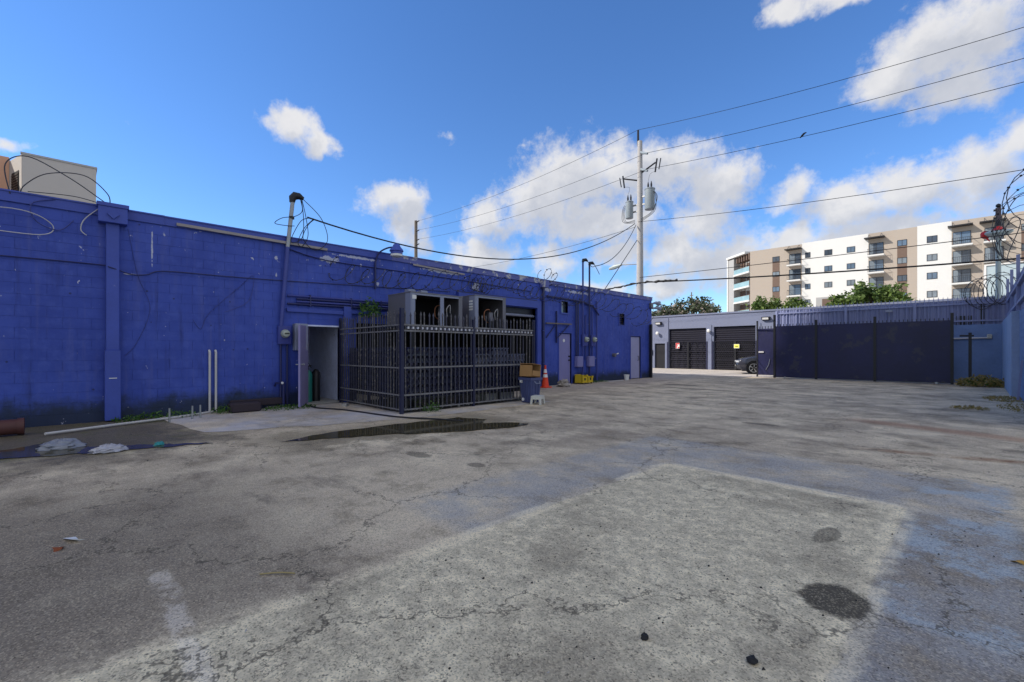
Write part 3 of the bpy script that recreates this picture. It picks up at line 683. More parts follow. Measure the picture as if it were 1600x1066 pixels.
MB().beam((XW + .05, 14.42, 3.05), (XW + .05, 14.42, 1.75), .05, .05).build('upright', M_PIPED, br)
MB().beam((XW + .09, 13.72, 2.53), (XW + .09, 15.35, 2.55), .06, .05).build('bar', M_WOOD, br)
for y in (13.75, 15.2): MB().beam((XW + .07, y if y < 14 else y, 1.95 if y < 14 else 2.5), (XW + .07, 14.35 if y < 14 else 14.45, 2.5 if y < 14 else 1.95), .035, .035).build('brace', M_PIPED, br)
sp = thing('wall_spigot', 'small pale hose spigot low on the far blue wall', 'spigot', (XW, 18.6, 1.2))
MB().cyl((XW + .003, 18.65, 1.22), (XW + .14, 18.65, 1.22), .09, n=10).build('valve', M_AC, sp, True); MB().cyl((XW + .08, 18.85, 1.27), (XW + .1, 18.95, 1.3), .03, n=8).build('tap', WHT, sp)
cl = thing('corner_floodlight', 'grey floodlight pair on the far top corner of the blue building', 'floodlight', (XW, 22.2, 3.8))
MB().bbox(XW + .003, XW + .16, 22.05, 22.25, 3.7, 3.95, .02).build('box', M_AC, cl)
for z, dy in ((3.98, .25), (3.72, .35)): MB().tube([(XW + .08, 22.2, z - .05), (XW + .16, 22.25 + dy, z), (XW + .2, 22.5 + dy, z - .03)], [.03, .08, .12], 10).build('lamp_head', M_AC2, cl, True)
solo(MB().box(XW + .05, XW + .17, 22.0, 22.12, 0, 2.82), 'gate_receiver_post', M_BLACK, (XW + .1, 22.06, 0), 'black steel gate post at the far corner of the blue building', 'post')
# pvc uprights and base pipe
pv = thing('pvc_pipes', 'pair of white plastic pipes standing against the blue wall', 'pipes', (XW, 2.38, 0))
for y in (2.31, 2.43): MB().tube([(XW + .05, y, .03), (XW + .05, y, 1.38), (XW + .0, y, 1.42)], .024, 8).build('pipe', M_PVC, pv, True)
bp = thing('ground_pipe', 'thin white plastic pipe lying along the foot of the blue wall', 'pipe', (-11.3, 1, 0))
MB().tube([(-10.65, -.25, .05), (-11.1, .6, .045), (-11.6, 1.7, .04), (XW + .12, 2.36, .045)], .022, 8).build('pipe', M_PVC, bp, True)
for x, y in ((-11.36, 1.45), (-11.52, 1.85), (-11.60, 2.0)): MB().tube([(x + .25, y, .0), (x + .25, y, .28)], .018, 6).build('stub', M_STEEL, bp)
tp = thing('terracotta_pipe', 'large dull red pipe lying by the wall at the left edge', 'pipe', (-11.4, -.8, 0))
MB().tube([(-11.15, -3.0, .15), (-11.15, -.52, .15)], .125, 14).build('barrel', M_TERRA, tp, True)
MB().tube([(-11.15, -.58, .15), (-11.15, -.50, .15)], .14, 14).build('collar', M_TERRA, tp, True)
wb = thing('wheel_stop', 'dark block lying at the foot of the wall beside the pipes', 'block', (XW + .5, 2.9, 0))
MB().bbox(XW + .18, XW + .52, 2.62, 3.25, .01, .22, .03).build('body', mat('dark_timber', (.035, .025, .035), .8), wb)
MB().bbox(XW + .03, XW + .12, 2.7, 3.9, .1, .26, .01).build('plank', mat('dark_timber'), wb)
# items in the doorway
gc = thing('gas_cylinder', 'teal gas cylinder standing inside the open doorway', 'cylinder', (XW - .35, 4.62, 0))
MB().lathe([(.001, .05), (.10, .05), (.10, .78), (.07, .86), (.03, .90)], (XW - .35, 4.62, 0), 14).build('bottle', M_TEAL, gc, True)
MB().tube([(XW - .35, 4.62, .90), (XW - .35, 4.62, 1.0), (XW - .33, 4.7, 1.02)], .02, 8).build('valve', M_BLACK, gc)
MB().tube([(XW - .35, 4.55, .9), (XW - .37, 4.62, 1.1), (XW - .4, 4.72, .95)], .012, 6).build('hose', M_BLACK, gc)
gd = solo(MB().lathe([(.001, .05), (.11, .05), (.11, .82), (.05, .9), (.001, .92)], (XW - .45, 4.86, 0), 14), 'gas_cylinder', M_BLACK, (XW - .45, 4.86, 0), 'black gas cylinder behind the teal one in the doorway', 'cylinder', smooth=True)

# ================================================================== PICKET CAGE
M_RAIL = mat('worn_rail', (.17, .165, .175), .55, var=.4, vscale=6, rust=((.14, .13, .14), .60))
XC, Y0, Y1 = -8.9, 5.30, 9.58
cage = thing('picket_cage', 'dark steel picket cage with spiked tops built against the blue wall', 'cage', (XC, Y0, 0))
def make_picket(h, r, name='picket', m_=M_PICK, spear=True):
    b = MB().box(-r, r, -r, r, .06, h - .12)
    if spear:
        b.add([(-r * .9, -r * .9, h - .12), (r * .9, -r * .9, h - .12), (r * .9, r * .9, h - .12), (-r * .9, r * .9, h - .12), (-r * 2, -r * .8, h - .075), (r * 2, -r * .8, h - .075), (r * 2, r * .8, h - .075), (-r * 2, r * .8, h - .075), (0, 0, h)],
              [(0, 1, 5, 4), (1, 2, 6, 5), (2, 3, 7, 6), (3, 0, 4, 7), (4, 5, 8), (5, 6, 8), (6, 7, 8), (7, 4, 8)])
    o = b.build(name, m_); return o
pk = make_picket(2.29, .011); pk2 = make_picket(2.33, .011, m_=mat('rusty_picket_paint', (.075, .072, .08), .55, var=.4, vscale=7, rust=((.17, .155, .15), .52)))
first = {0: pk, 1: pk2}; pr = random.Random(9); used = set()
def put_picket(x, y, ang):
    k = pr.randrange(2)
    if k not in used: o = first[k]; used.add(k); o.parent = cage
    else: o = inst(first[k], 'picket', cage)
    o.location = Vector((x, y, pr.uniform(-.02, .02))) - ORG[cage.name]
    o.rotation_euler = (pr.uniform(-.006, .006), pr.uniform(-.006, .006), ang)
n = 34
for i in range(n): put_picket(XC, Y0 + .10 + (Y1 - Y0 - .15) * i / (n - 1), R(90))
n = 26
for i in range(n): put_picket(XC - .10 - (3.1) * i / (n - 1), Y0, 0)
for (x, y, hh, w) in ((XC, Y0, 2.36, .075), (XC, Y1, 2.30, .06), (XC, 7.35, 2.2, .05), (XW + .10, Y0, 2.3, .05)):
    MB().box(x - w / 2, x + w / 2, y - w / 2, y + w / 2, .01, hh).build('post', M_POSTB, cage)
for z in (1.86, 1.99, 1.03, .42, .10):
    t_ = .036 if z > .2 else .028
    MB().box(XC - .03, XC + .012 + .006, Y0 + .04, Y1 - .03, z - t_ / 2, z + t_ / 2).build('rail', M_RAIL, cage)
    MB().box(XW + .13, XC - .04, Y0 - .016, Y0 + .016, z - t_ / 2 + .003, z + t_ / 2 - .003).build('rail', M_RAIL, cage)
# little square collars in the band between the two upper rails
col0 = MB().box(XC - .028, XC + .028, Y0 - .022, Y0 + .022, 1.90, 1.955).build('collar', M_FINIAL, cage); c_first = True
for i in range(34):
    y = Y0 + .10 + (Y1 - Y0 - .15) * i / 33 + .06
    if y > Y1 - .06: continue
    o = col0 if c_first else inst(col0, 'collar', cage); c_first = False
    o.location = (-.004, y - Y0, 0)
o = sheet('cage_floor', ragged([(XW + .02, Y0 + .12), (XC - .1, Y0 + .12), (XC - .1, Y1 - .1), (XW + .02, Y1 - .1)], .05, 6), .0125, mat('shade_dark_floor', (.045, .04, .034), .9, var=.4, vscale=5, bump=.6))  # dark sheet laid to paint in the shade on the cage ground
# storage rack with stacked trays
rack = thing('storage_rack', 'low dark steel rack carrying the stacked crates inside the cage', 'rack', (-10, 7.3, 0))
for y in (5.55, 6.5, 7.45, 8.4, 9.35):
    for x in (-9.10, -9.60): MB().box(x - .025, x + .025, y - .025, y + .025, .015, .28).build('leg', M_BLACK, rack)
MB().box(-9.65, -9.04, 5.5, 9.4, .28, .32).build('deck', M_BLACK, rack)
MB().box(-12.0, -9.7, 5.5, 6.0, .28, .32).build('deck', M_BLACK, rack)
for x in (-11.9, -10.9, -9.9): MB().box(x - .025, x + .025, 5.52, 5.57, .015, .28).build('leg', M_BLACK, rack)
def crate_mesh(L, D, Hh):
    b = MB(); w = .012
    b.box(0, L, 0, D, 0, w); b.box(0, L, 0, w, w, Hh * .42); b.box(0, L, D - w, D, w, Hh * .42); b.box(0, w, w, D - w, w, Hh * .42); b.box(L - w, L, w, D - w, w, Hh * .42)
    # rolled rim and ribs
    b.box(-.012, L + .012, -.012, w, Hh - .035, Hh - .004); b.box(-.012, L + .012, D - w, D + .012, Hh - .035, Hh - .004); b.box(-.012, w, w, D - w, Hh - .035, Hh - .004); b.box(L - w, L + .012, w, D - w, Hh - .035, Hh - .004)
    def stud(p, u, o):
        p = Vector(p); u = Vector(u); o = Vector(o); z = Vector((0, 0, 1)); w2, h2 = .036, Hh * .80
        b.add([p - u * w2, p + u * w2, p + u * w2 + z * h2, p - u * w2 + z * h2, p - u * w2 * .6 + o * .040 + z * h2 * .62, p + u * w2 * .6 + o * .040 + z * h2 * .62, p + o * .012 + z * h2 * .1],
              [(0, 6, 4, 3), (1, 2, 5, 6), (3, 4, 5, 2), (4, 6, 5), (0, 1, 6)])
    n_ = int(L / .105)
    for i in range(n_):
        x = (i + .5) * L / n_; stud((x, -.001, .012), (-1, 0, 0), (0, -1, 0)); stud((x, D + .001, .012), (1, 0, 0), (0, 1, 0))
    n_ = int(D / .105)
    for i in range(n_):
        y = (i + .5) * D / n_; stud((L + .001, y, .012), (0, -1, 0), (1, 0, 0)); stud((-.001, y, .012), (0, 1, 0), (-1, 0, 0))
    return b
cr0 = crate_mesh(.40, .60, .17).build('crate', M_CRATE); cr1 = crate_mesh(.54, .40, .17).build('crate', M_CRATE)
cu = set(); rr = random.Random(21)
def put_crate(src, k, x, y, z, lab, grp, pale=False):
    if k not in cu: o = src; cu.add(k)
    else: o = inst(src, 'crate')
    o.location = (x + rr.uniform(-.015, .015), y + rr.uniform(-.012, .012), z); o.rotation_euler = (0, 0, rr.uniform(-.02, .02))
    if pale: o.material_slots[0].link = 'OBJECT'; o.material_slots[0].material = M_CRATE2
    tag(o, lab, 'crate', grp)
for c_ in range(6):
    for l in range(7 if c_ not in (5,) else 6):
        pale = (c_ >= 4 and l >= 4) or (c_ == 3 and l in (4, 5))
        put_crate(cr0, 0, -9.50, 5.62 + c_ * .635, .322 + l * .168, 'pale grey-blue crate near the top right of the stacks behind the front pickets' if pale else 'navy plastic ribbed crate stacked behind the front pickets', 'pale crates in the cage' if pale else 'crates along the cage front', pale)
for c_ in range(4):
    for l in range(7 if c_ != 2 else 6): put_crate(cr1, 1, -10.28 - .56 * c_ - .06, 5.55, .322 + l * .168, 'navy plastic ribbed crate stacked behind the left side pickets', 'crates along the cage side')
tray = solo(MB().bbox(-9.9, -9.35, 8.15, 9.2, .02, .26, .02), 'storage_tub', mat('pale_tub', (.40, .40, .40), .5), (-9.6, 8.7, 0), 'pale plastic tub on the ground under the crate rack', 'tub')
# platform carrying the condensers
pf = thing('equipment_platform', 'steel platform over the cage carrying the condenser units', 'platform', (-10.8, 8, 0))
MB().box(-11.6, -9.9, 6.1, 9.9, 2.0, 2.07).build('deck', M_BLACK, pf)
for x, y in ((-11.5, 6.2), (-10.0, 6.25), (-11.5, 9.8), (-10.0, 9.8)): MB().box(x - .04, x + .04, y - .04, y + .04, .01, 2.0).build('leg', M_BLACK, pf)
def condenser(y0, y1, z1, mid, label, m_side):
    t = thing('condenser_unit', label, 'condenser', (-10.8, (y0 + y1) / 2, 2.07)); xf, xb, z0 = -10.2, -11.35, 2.072
    MB().box(xb, xf - .26, y0, y0 + .02, z0, z1).build('side_panel', m_side, t)
    MB().box(xf - .26, xf, y0 - .003, y0 + .019, z0, z1 - .002).build('corner_panel', M_AC2, t)
    MB().box(xb, xf, y1 - .02, y1, z0, z1).build('side_panel', m_side, t)
    MB().box(xb, xb + .02, y0 + .02, y1 - .02, z0, z1).build('back_panel', M_DARK, t)
    MB().box(xb, xf + .01, y0 - .01, y1 + .01, z1 + .001, z1 + .03).build('top_panel', M_AC, t)
    MB().box(xf - .02, xf + .004, y0 + .02, y0 + .13, z0, z1 - .004).build('front_post', M_AC2, t)
    MB().box(xf - .02, xf + .004, y1 - .13, y1 - .02, z0, z1 - .004).build('front_post', M_AC, t)
    if mid: MB().box(xf - .02, xf + .003, mid - .06, mid + .06, z0, z1 - .004).build('front_post', M_AC2, t)
    MB().box(xf - .02, xf + .005, y0 + .131, y1 - .131, z1 - .05, z1 - .005).build('front_rail', M_AC2, t)
    cy = y0 + .75 * (y1 - y0); 
    MB().lathe([(.001, 0), (.14, 0), (.15, .05), (.15, .32), (.10, .40), (.001, .42)], (xf - .4, cy, z0 + .01), 14).build('compressor', M_BLACK, t, True)
    loopwire([(xf - .4, cy, z0 + .4), (xf - .3, cy - .1, z0 + .6), (xf - .35, cy - .25, z0 + .55), (xf - .3, cy - .3, z0 + .3), (xf - .3, cy - .15, z0 + .2)], .014, 6, 6).build('refrigerant_pipe', mat('copper', (.35, .15, .08), .4, .7), t, True)
    loopwire([(xf - .2, cy + .05, z0 + .3), (xf - .15, cy - .02, z0 + .5), (xf - .15, cy + .1, z0 + .62), (xf - .2, cy + .14, z0 + .4)], .012, 6, 6).build('wiring', M_PVC, t, True)
    MB().box(xf - .18, xf - .1, cy - .28, cy - .14, z0 + .25, z0 + .5).build('control_box', M_AC, t)
    coil = MB()
    for k in range(14): coil.box(xb + .06, xf - .3, y0 + .05 + k * .012, y0 + .054 + k * .012, z0 + .03, z1 - .06)
    coil.build('coil', M_COIL, t)
    return t
condenser(6.34, 8.02, 2.92, 7.32, 'larger grey condenser unit with two open bays above the cage', M_AC)
cu2 = condenser(8.48, 9.72, 3.02, None, 'smaller grey condenser unit with one open bay next to the loading opening', M_AC)
MB().box(-10.199, -10.19, 6.38, 6.50, 2.76, 2.86).build('sticker', WHT, bpy.data.objects['condenser_unit'])
lbl = MB()
for k in range(4): lbl.box(-10.46 + .0, -10.30, 8.470, 8.4765, 2.60 + k * .08, 2.65 + k * .08)
lbl.build('label_text', WHT, cu2)
for y, l in ((6.75, 'left pale box on top of the larger condenser'), (7.15, 'right pale box on top of the larger condenser')):
    solo(MB().bbox(-11.2, -10.95, y, y + .22, 2.952, 3.12, .015), 'control_box', M_AC2, (-11.1, y, 2.95), l, 'box')

# ================================================================== RAZOR WIRE
def helix(a, b, r, turns, seed, squash=1.0, wire=.0095, barbs=True, step=14, wander=.08):
    rr = random.Random(seed); a = Vector(a); b = Vector(b); d = b - a; ax = d.normalized()
    u = ax.cross(Vector((0, 0, 1))).normalized(); w = u.cross(ax); pts = []; N = int(turns * step); ph = rr.random() * 6
    rad = [r * rr.uniform(.78, 1.18) for _ in range(int(turns) + 3)]; off = [rr.uniform(-wander, wander) for _ in range(int(turns) + 3)]
    for i in range(N + 1):
        t = i / N; k = t * turns; k0 = int(k); f = k - k0
        rd = rad[k0] * (1 - f) + rad[k0 + 1] * f; of = off[k0] * (1 - f) + off[k0 + 1] * f
        an = 2 * math.pi * k + ph
        slide = .30 * math.sin(an * 1.0 + .6) * (d.length / turns)
        pts.append(a + d * t + ax * slide + u * (math.cos(an) * rd * squash) + w * (math.sin(an) * rd + of))
    m = MB().tube(pts, wire, 4)
    if barbs:
        for i in range(0, N, 2):
            p = pts[i]; q = pts[i + 1]; dr = (q - p).normalized(); s_ = dr.cross(Vector((rr.uniform(-1, 1), rr.uniform(-1, 1), rr.uniform(-1, 1)))).normalized()
            e = .028
            m.add([p + s_ * e + dr * .02, p + s_ * e - dr * .02, p - s_ * e - dr * .02, p - s_ * e + dr * .02, p + dr * .008 + s_ * .006, p - dr * .008 - s_ * .006], [(0, 4, 3), (1, 5, 2), (0, 1, 5, 4), (2, 3, 4, 5)])
    return m
def razor(m, loc, label, mt=M_RAZOR): return solo(m, 'razor_wire', mt, loc, label, 'razor wire')
razor(helix((XW + .25, 4.95, 3.60), (XW + .25, 6.3, 3.50), .26, 3, 1, .95), (XW, 5.6, 3.6), 'loose razor wire loops on the wall between the mast and the barn lamp')
razor(helix((XW + .25, 6.4, 3.46), (XW + .25, 9.8, 3.66), .28, 7, 2, .95), (XW, 8, 3.6), 'razor wire coil on the wall above the condenser units')
razor(helix((XW + .22, 9.8, 3.66), (XW + .22, 10.5, 3.66), .26, 6, 3, .8, wander=.15), (XW, 10.2, 3.6), 'tangled clump of razor wire at the start of the loading opening')
razor(helix((XW + .25, 10.5, 3.84), (XW + .25, 13.5, 3.62), .24, 9, 4, .9), (XW, 12, 3.7), 'dense razor wire coil above the loading opening')
razor(helix((XW + .25, 13.6, 3.78), (XW + .25, 17.4, 3.70), .32, 9, 5, .9, wander=.14), (XW, 15.5, 3.7), 'razor wire coil over the small window and lilac door')
razor(helix((XW + .22, 17.4, 3.55), (XW + .22, 21.9, 3.10), .42, 7, 6, .8, wander=.3), (XW, 19.6, 3.4), 'wide sagging razor wire loops around the louvre near the far corner')
razor(helix((XW + .1, 13.4, 4.48), (XW + .1, 14.3, 4.45), .26, 2.2, 7, .8), (XW, 13.8, 4.4), 'razor wire loops standing above the roof edge over the downpipe')
razor(loopwire([(XW + .1, .62, 4.28), (XW + .1, .58, 4.52), (XW + .06, .25, 4.80), (XW, -.25, 4.72), (XW, -.55, 4.42), (XW + .02, -.6, 4.2)], .009, 4, 8), (XW, .2, 4.4), 'big thin wire arc springing from the collector head')
razor(loopwire([(XW + .05, -.72, 4.22), (XW, -.78, 4.75), (XW + .05, -.5, 4.95), (XW + .08, .0, 4.72), (XW + .08, .4, 4.45), (XW + .1, .55, 4.3), (XW + .12, .1, 4.35), (XW + .1, -.5, 4.3)], .009, 4, 8), (XW, 0, 4.4), 'thin barbed wire loop above the wall in front of the tan tower')
razor(loopwire([(XW + .05, .45, 4.2), (XW + .07, .25, 3.95), (XW + .05, .2, 3.75), (XW + .06, .28, 3.65)], .009, 4, 8), (XW, .3, 3.9), 'short curled wire end left of the collector head', M_PVC)
razor(loopwire([(XW + .05, -2.0, 3.75), (XW + .12, -.7, 3.95), (XW + .05, -.2, 3.78), (XW + .06, -.35, 3.55), (XW + .08, -1.4, 3.55)], .008, 4, 8), (XW, -.7, 3.7), 'pale wire hoop on the wall at the left edge', M_PVC)
razor(loopwire([(XW + .05, -.15, 4.25), (XW + .07, -.45, 4.1), (XW + .05, -.4, 3.8), (XW + .06, -.1, 3.68), (XW + .06, .1, 3.9)], .009, 4, 8), (XW, -.2, 4), 'painted wire curl under the coping left of the collector head', M_RAZORB)

# ================================================================== THINGS IN THE YARD
def bin_at(x, y):
    t = thing('waste_bin', 'blue-grey square plastic bin beside the cage with a box on top', 'bin', (x, y, 0)); n_ = 8
    def sq(h, z): return [(x - h, y - h * .9, z), (x + h, y - h * .9, z), (x + h, y + h * .9, z), (x - h, y + h * .9, z)]
    b = MB(); r = sq(.17, .02) + sq(.22, .62); b.add(r, [(3, 2, 1, 0), (0, 1, 5, 4), (1, 2, 6, 5), (2, 3, 7, 6), (3, 0, 4, 7), (4, 5, 6, 7)])
    b.build('body', M_BIN, t)
    b = MB(); r = sq(.245, .62) + sq(.25, .69); b.add(r, [(3, 2, 1, 0), (0, 1, 5, 4), (1, 2, 6, 5), (2, 3, 7, 6), (3, 0, 4, 7), (4, 5, 6, 7)]); b.build('rim', M_BIN, t)
    for k in (-.1, .0, .1):
        MB().beam((x + .186 + .0, y + k, .05), (x + .231, y + k * 1.15, .60), .02, .03).build('rib', M_BIN, t); MB().beam((x + k, y - .165, .05), (x + k * 1.15, y - .205, .60), .02, .03).build('rib', M_BIN, t)
    MB().tube([(x + .24, y - .09, .60), (x + .29, y - .08, .54), (x + .29, y + .08, .54), (x + .24, y + .09, .60)], .012, 6).build('handle', M_AC2, t, True)
    MB().box(x - .19, x - .09, y - .218, y - .2135, .55, .65).build('sticker', WHT, t)
    MB().lathe([(.045, 0), (.045, .02), (.001, .025)], (x - .1, y - .17, .10), 10, Matrix(((1, 0, 0), (0, 0, -1), (0, 1, 0)))).build('emblem', M_REFL, t)
bin_at(-8.5, 9.02)
bx = thing('cardboard_box', 'open brown cardboard box tilted on top of the plastic bin', 'box', (-8.5, 9.02, .69))
Mb = Matrix.Rotation(R(8), 3, 'Z') @ Matrix.Rotation(R(-6), 3, 'X'); cb = Vector((-8.5, 9.02, .88))
for nm, c_, s_, m_ in (('back', (-.20, 0, 0), (.012, .40, .34), M_CARDD), ('side', (0, .20, 0), (.41, .012, .34), M_CARD), ('base', (0, 0, -.17), (.40, .40, .012), M_CARDD), ('top_flap', (0, 0, .17), (.40, .40, .012), M_CARD), ('lower_flap', (.22, -.02, -.08), (.012, .36, .14), M_CARD)):
    MB().obox(cb + Mb @ Vector(c_), s_, Mb).build(nm, m_, bx)
MB().obox(cb + Mb @ Vector((0, -.20, -.02)), (.40, .012, .30), Mb).build('side', M_CARD, bx)
st = thing('step_stool', 'small off-white plastic step stool in front of the bin', 'stool', (-8.15, 8.95, 0))
M0 = Matrix.Rotation(R(25), 3, 'Z'); so = Vector((-8.12, 8.90, 0))
MB().obox(so + Vector((0, 0, .215)), (.26, .36, .03), M0).build('seat', M_STOOL, st)
for sx in (-1, 1):
    for sy in (-1, 1):
        p = so + M0 @ Vector((sx * .105, sy * .155, .20)); q = so + M0 @ Vector((sx * .125, sy * .175, .006)); MB().beam(p, q, .045, .045).build('leg', M_STOOL, st)
    MB().obox(so + M0 @ Vector((sx * .118, 0, .17)), (.02, .30, .06), M0).build('apron', M_STOOL, st)
for sy in (-1, 1): MB().obox(so + M0 @ Vector((0, sy * .167, .17)), (.20, .02, .06), M0).build('apron', M_STOOL, st)
cn = thing('traffic_cone', 'orange traffic cone with two white bands by the blue wall', 'cone', (-11.6, 13.15, 0)); cx, cy = -11.6, 13.15
MB().bbox(cx - .19, cx + .19, cy - .19, cy + .19, .005, .045, .012).build('base', M_ORANGE, cn)
def crad(z): return .145 - (.145 - .028) * (z - .045) / (.86 - .045)
MB().lathe([(crad(z) , z) for z in (.045, .40)], (cx, cy, 0), 18).build('body', M_ORANGE, cn, True)
MB().lathe([(crad(z) + .001, z) for z in (.401, .52)], (cx, cy, 0), 18).build('band', M_REFL, cn, True)
MB().lathe([(crad(z), z) for z in (.521, .57)], (cx, cy, 0), 18).build('ring', M_ORANGE, cn, True)
MB().lathe([(crad(z) + .001, z) for z in (.571, .71)], (cx, cy, 0), 18).build('band', M_REFL, cn, True)
MB().lathe([(crad(.711), .711), (crad(.82), .82), (crad(.82) + .012, .825), (.035, .86), (.001, .865)], (cx, cy, 0), 18).build('tip', M_ORANGE, cn, True)
yc = thing('yellow_tote', 'bright yellow plastic caddy of two joined tubs by the wall', 'tub', (-11.85, 15.9, 0))
for (a, b, h) in ((15.55, 15.95, .40), (15.96, 16.34, .34)):
    q = MB(); x0, x1 = -12.05, -11.65
    q.box(x0, x1, a, b, .06, .09).box(x0, x0 + .02, a, b, .09, h).box(x1 - .02, x1, a, b, .09, h - .08).box(x0, x1, a, a + .02, .09, h - .01).box(x0, x1, b - .02, b, .09, h - .02)
    q.box(x1 - .02, x1 + .015, a, a + .09, h - .08, h).box(x1 - .02, x1 + .015, b - .09, b, h - .08, h)
    q.build('tub', M_YEL, yc)
    for yy in (a + .06, b - .06): MB().cyl((-11.7, yy - .015, .03), (-11.7, yy + .015, .03), .03, n=8).build('castor', M_BLACK, yc)
    MB().box(-11.649, -11.645, (a + b) / 2 - .05, (a + b) / 2 + .05, .16, .26).build('mark', M_BLACK, yc)
def crumple(c, rx, ry, rz, seed, n1=12, n2=7, k=.35):
    rr = random.Random(seed); b = MB(); vs = [(c[0], c[1], c[2] + rz)]; fs = []
    for j in range(1, n2):
        ph = math.pi / 2 * j / (n2 - 1)
        for i in range(n1):
            th = 2 * math.pi * i / n1; f = 1 + rr.uniform(-k, k)
            vs.append((c[0] + rx * f * math.sin(ph) * math.cos(th), c[1] + ry * f * math.sin(ph) * math.sin(th), c[2] + (rz * math.cos(ph) * (1 + rr.uniform(-k, k)) if j < n2 - 1 else 0)))
    for i in range(n1): fs.append((0, 1 + i, 1 + (i + 1) % n1))
    for j in range(n2 - 2):
        for i in range(n1): fs.append((1 + j * n1 + i, 1 + (j + 1) * n1 + i, 1 + (j + 1) * n1 + (i + 1) % n1, 1 + j * n1 + (i + 1) % n1))
    return b.add(vs, fs)
solo(crumple((-9.2, -.05, .016), .17, .24, .12, 1, 26, 12, .16), 'plastic_bag', M_BAG, (-9.35, -.05, .016), 'larger crumpled pale plastic bag in the dark puddle', 'bag', smooth=True)
solo(crumple((-8.42, .42, .016), .13, .19, .09, 2, 24, 11, .2), 'plastic_bag', mat('white_bag', (.42, .41, .45), .4, var=.2, vscale=12), (-8.42, .42, .016), 'smaller crumpled white bag at the edge of the dark puddle', 'bag', smooth=True)
solo(crumple((-8.45, .98, .016), .04, .06, .045, 3), 'wrapper', mat('teal_wrapper', (.03, .25, .27), .4), (-8.5, .98, .016), 'small teal wrapper by the dark puddle', 'litter')
solo(crumple((-11.45, 14.1, .01), .22, .30, .24, 4, 14, 8, .4), 'rag_bundle', mat('striped_rag', (.38, .34, .30), .8, var=.6, vscale=9, rust=((.10, .07, .05), .55)), (-11.45, 14.1, .01), 'crumpled bundle of pale rags between the cone and the lilac door', 'rags')
bk = thing('white_bucket', 'small white bucket by the far pale door', 'bucket', (-11.75, 19.2, 0))
MB().lathe([(.001, .01), (.10, .01), (.13, .26), (.14, .26), (.14, .28), (.12, .28), (.10, .05), (.001, .05)], (-11.75, 19.2, 0), 14).build('pail', WHT, bk, True)
hs_ = loopwire([(-11.9, 4.3, .06), (-11.2, 4.35, .03), (-10.6, 4.6, .025), (-9.9, 4.75, .025), (-9.1, 4.85, .025), (-8.4, 5.0, .025), (-7.7, 5.35, .025), (-7.1, 5.6, .022)], .018, 6, 10)
solo(hs_, 'garden_hose', M_BLACK, (-9.5, 4.8, 0), 'dark hose lying from the doorway past the cage corner to the puddle', 'hose', smooth=True)
solo(loopwire([(-12.0, 17.6, .03), (-11.8, 17.9, .02), (-11.7, 18.4, .02), (-11.75, 18.9, .02)], .02, 5, 6), 'pale_stick', M_PVC, (-11.8, 18.2, 0), 'thin pale strip lying along the far wall', 'litter')
def rock(c, r, seed):
    rr = random.Random(seed); b = MB(); n1, n2 = 8, 5; vs = []; fs = []
    vs.append((c[0], c[1], c[2] + r * .9))
    for j in range(1, n2):
        ph = math.pi * .62 * j / (n2 - 1)
        for i in range(n1):
            th = 2 * math.pi * i / n1; f = r * rr.uniform(.75, 1.2); vs.append((c[0] + f * math.sin(ph) * math.cos(th), c[1] + f * 1.15 * math.sin(ph) * math.sin(th), max(c[2] - .004, c[2] + .35 * r + f * math.cos(ph) * .8)))
    for i in range(n1): fs.append((0, 1 + i, 1 + (i + 1) % n1))
    for j in range(n2 - 2):
        for i in range(n1): fs.append((1 + j * n1 + i, 1 + (j + 1) * n1 + i, 1 + (j + 1) * n1 + (i + 1) % n1, 1 + j * n1 + (i + 1) % n1))
    fs.append(tuple(range(1 + (n2 - 2) * n1 + n1 - 1, (n2 - 2) * n1, -1)))
    return b.add(vs, fs)
for x, y, r, l in ((-1.13, 2.01, .020, 'black lump of asphalt on the pale patch, left of the two big ones'), (-.705, 2.20, .023, 'largest black lump of asphalt near the bottom edge of the picture')):
    solo(rock((x, y, .004), r, int(x * 100) % 97), 'asphalt_lump', M_ROCK, (x, y, .004), l, 'stone')
crumbs = MB(); rr = random.Random(33)
for k in range(900):
    if k < 480: x, y = rr.uniform(-2.6, .3), rr.uniform(1.2, 5)
    else: x, y = rr.uniform(-10, .6), rr.uniform(.2, 17)
    if x < -8.8 and 5 < y < 10: continue
    r = .002 + .009 * rr.random() ** 4; a = rr.random() * 3; 
    crumbs.add([(x + r * math.cos(a + q), y + 1.3 * r * math.sin(a + q), .003) for q in (0, 2.1, 4.2)] + [(x + r * .2, y, .004 + r * 1.1)], [(0, 1, 3), (1, 2, 3), (2, 0, 3)])
tag(crumbs.build('asphalt_crumbs', M_ROCK), 'scattered small black crumbs of asphalt over the yard', 'gravel', kind='stuff')
chips = MB()
for k in range(90):
    x, y = rr.uniform(-11, .5), rr.uniform(-.2, 14)
    if x < -8.6 and 4.8 < y < 10: continue
    r = .006 + .016 * rr.random() ** 2; a = rr.random() * 6; z = .012 if x > -8 else .018
    chips.add([(x + r * math.cos(a), y + r * math.sin(a), z), (x + r * .5 * math.cos(a + 2), y + r * .5 * math.sin(a + 2), z), (x - r * math.cos(a), y - r * math.sin(a), z + .006), (x + r * .5 * math.cos(a - 2), y + r * .5 * math.sin(a - 2), z + .003)], [(0, 1, 2, 3)])
tag(chips.build('litter_chips', mat('pale_litter', (.40, .38, .36), .7, var=.3, vscale=3)), 'scattered pale flecks of litter and grit', 'litter', kind='stuff')
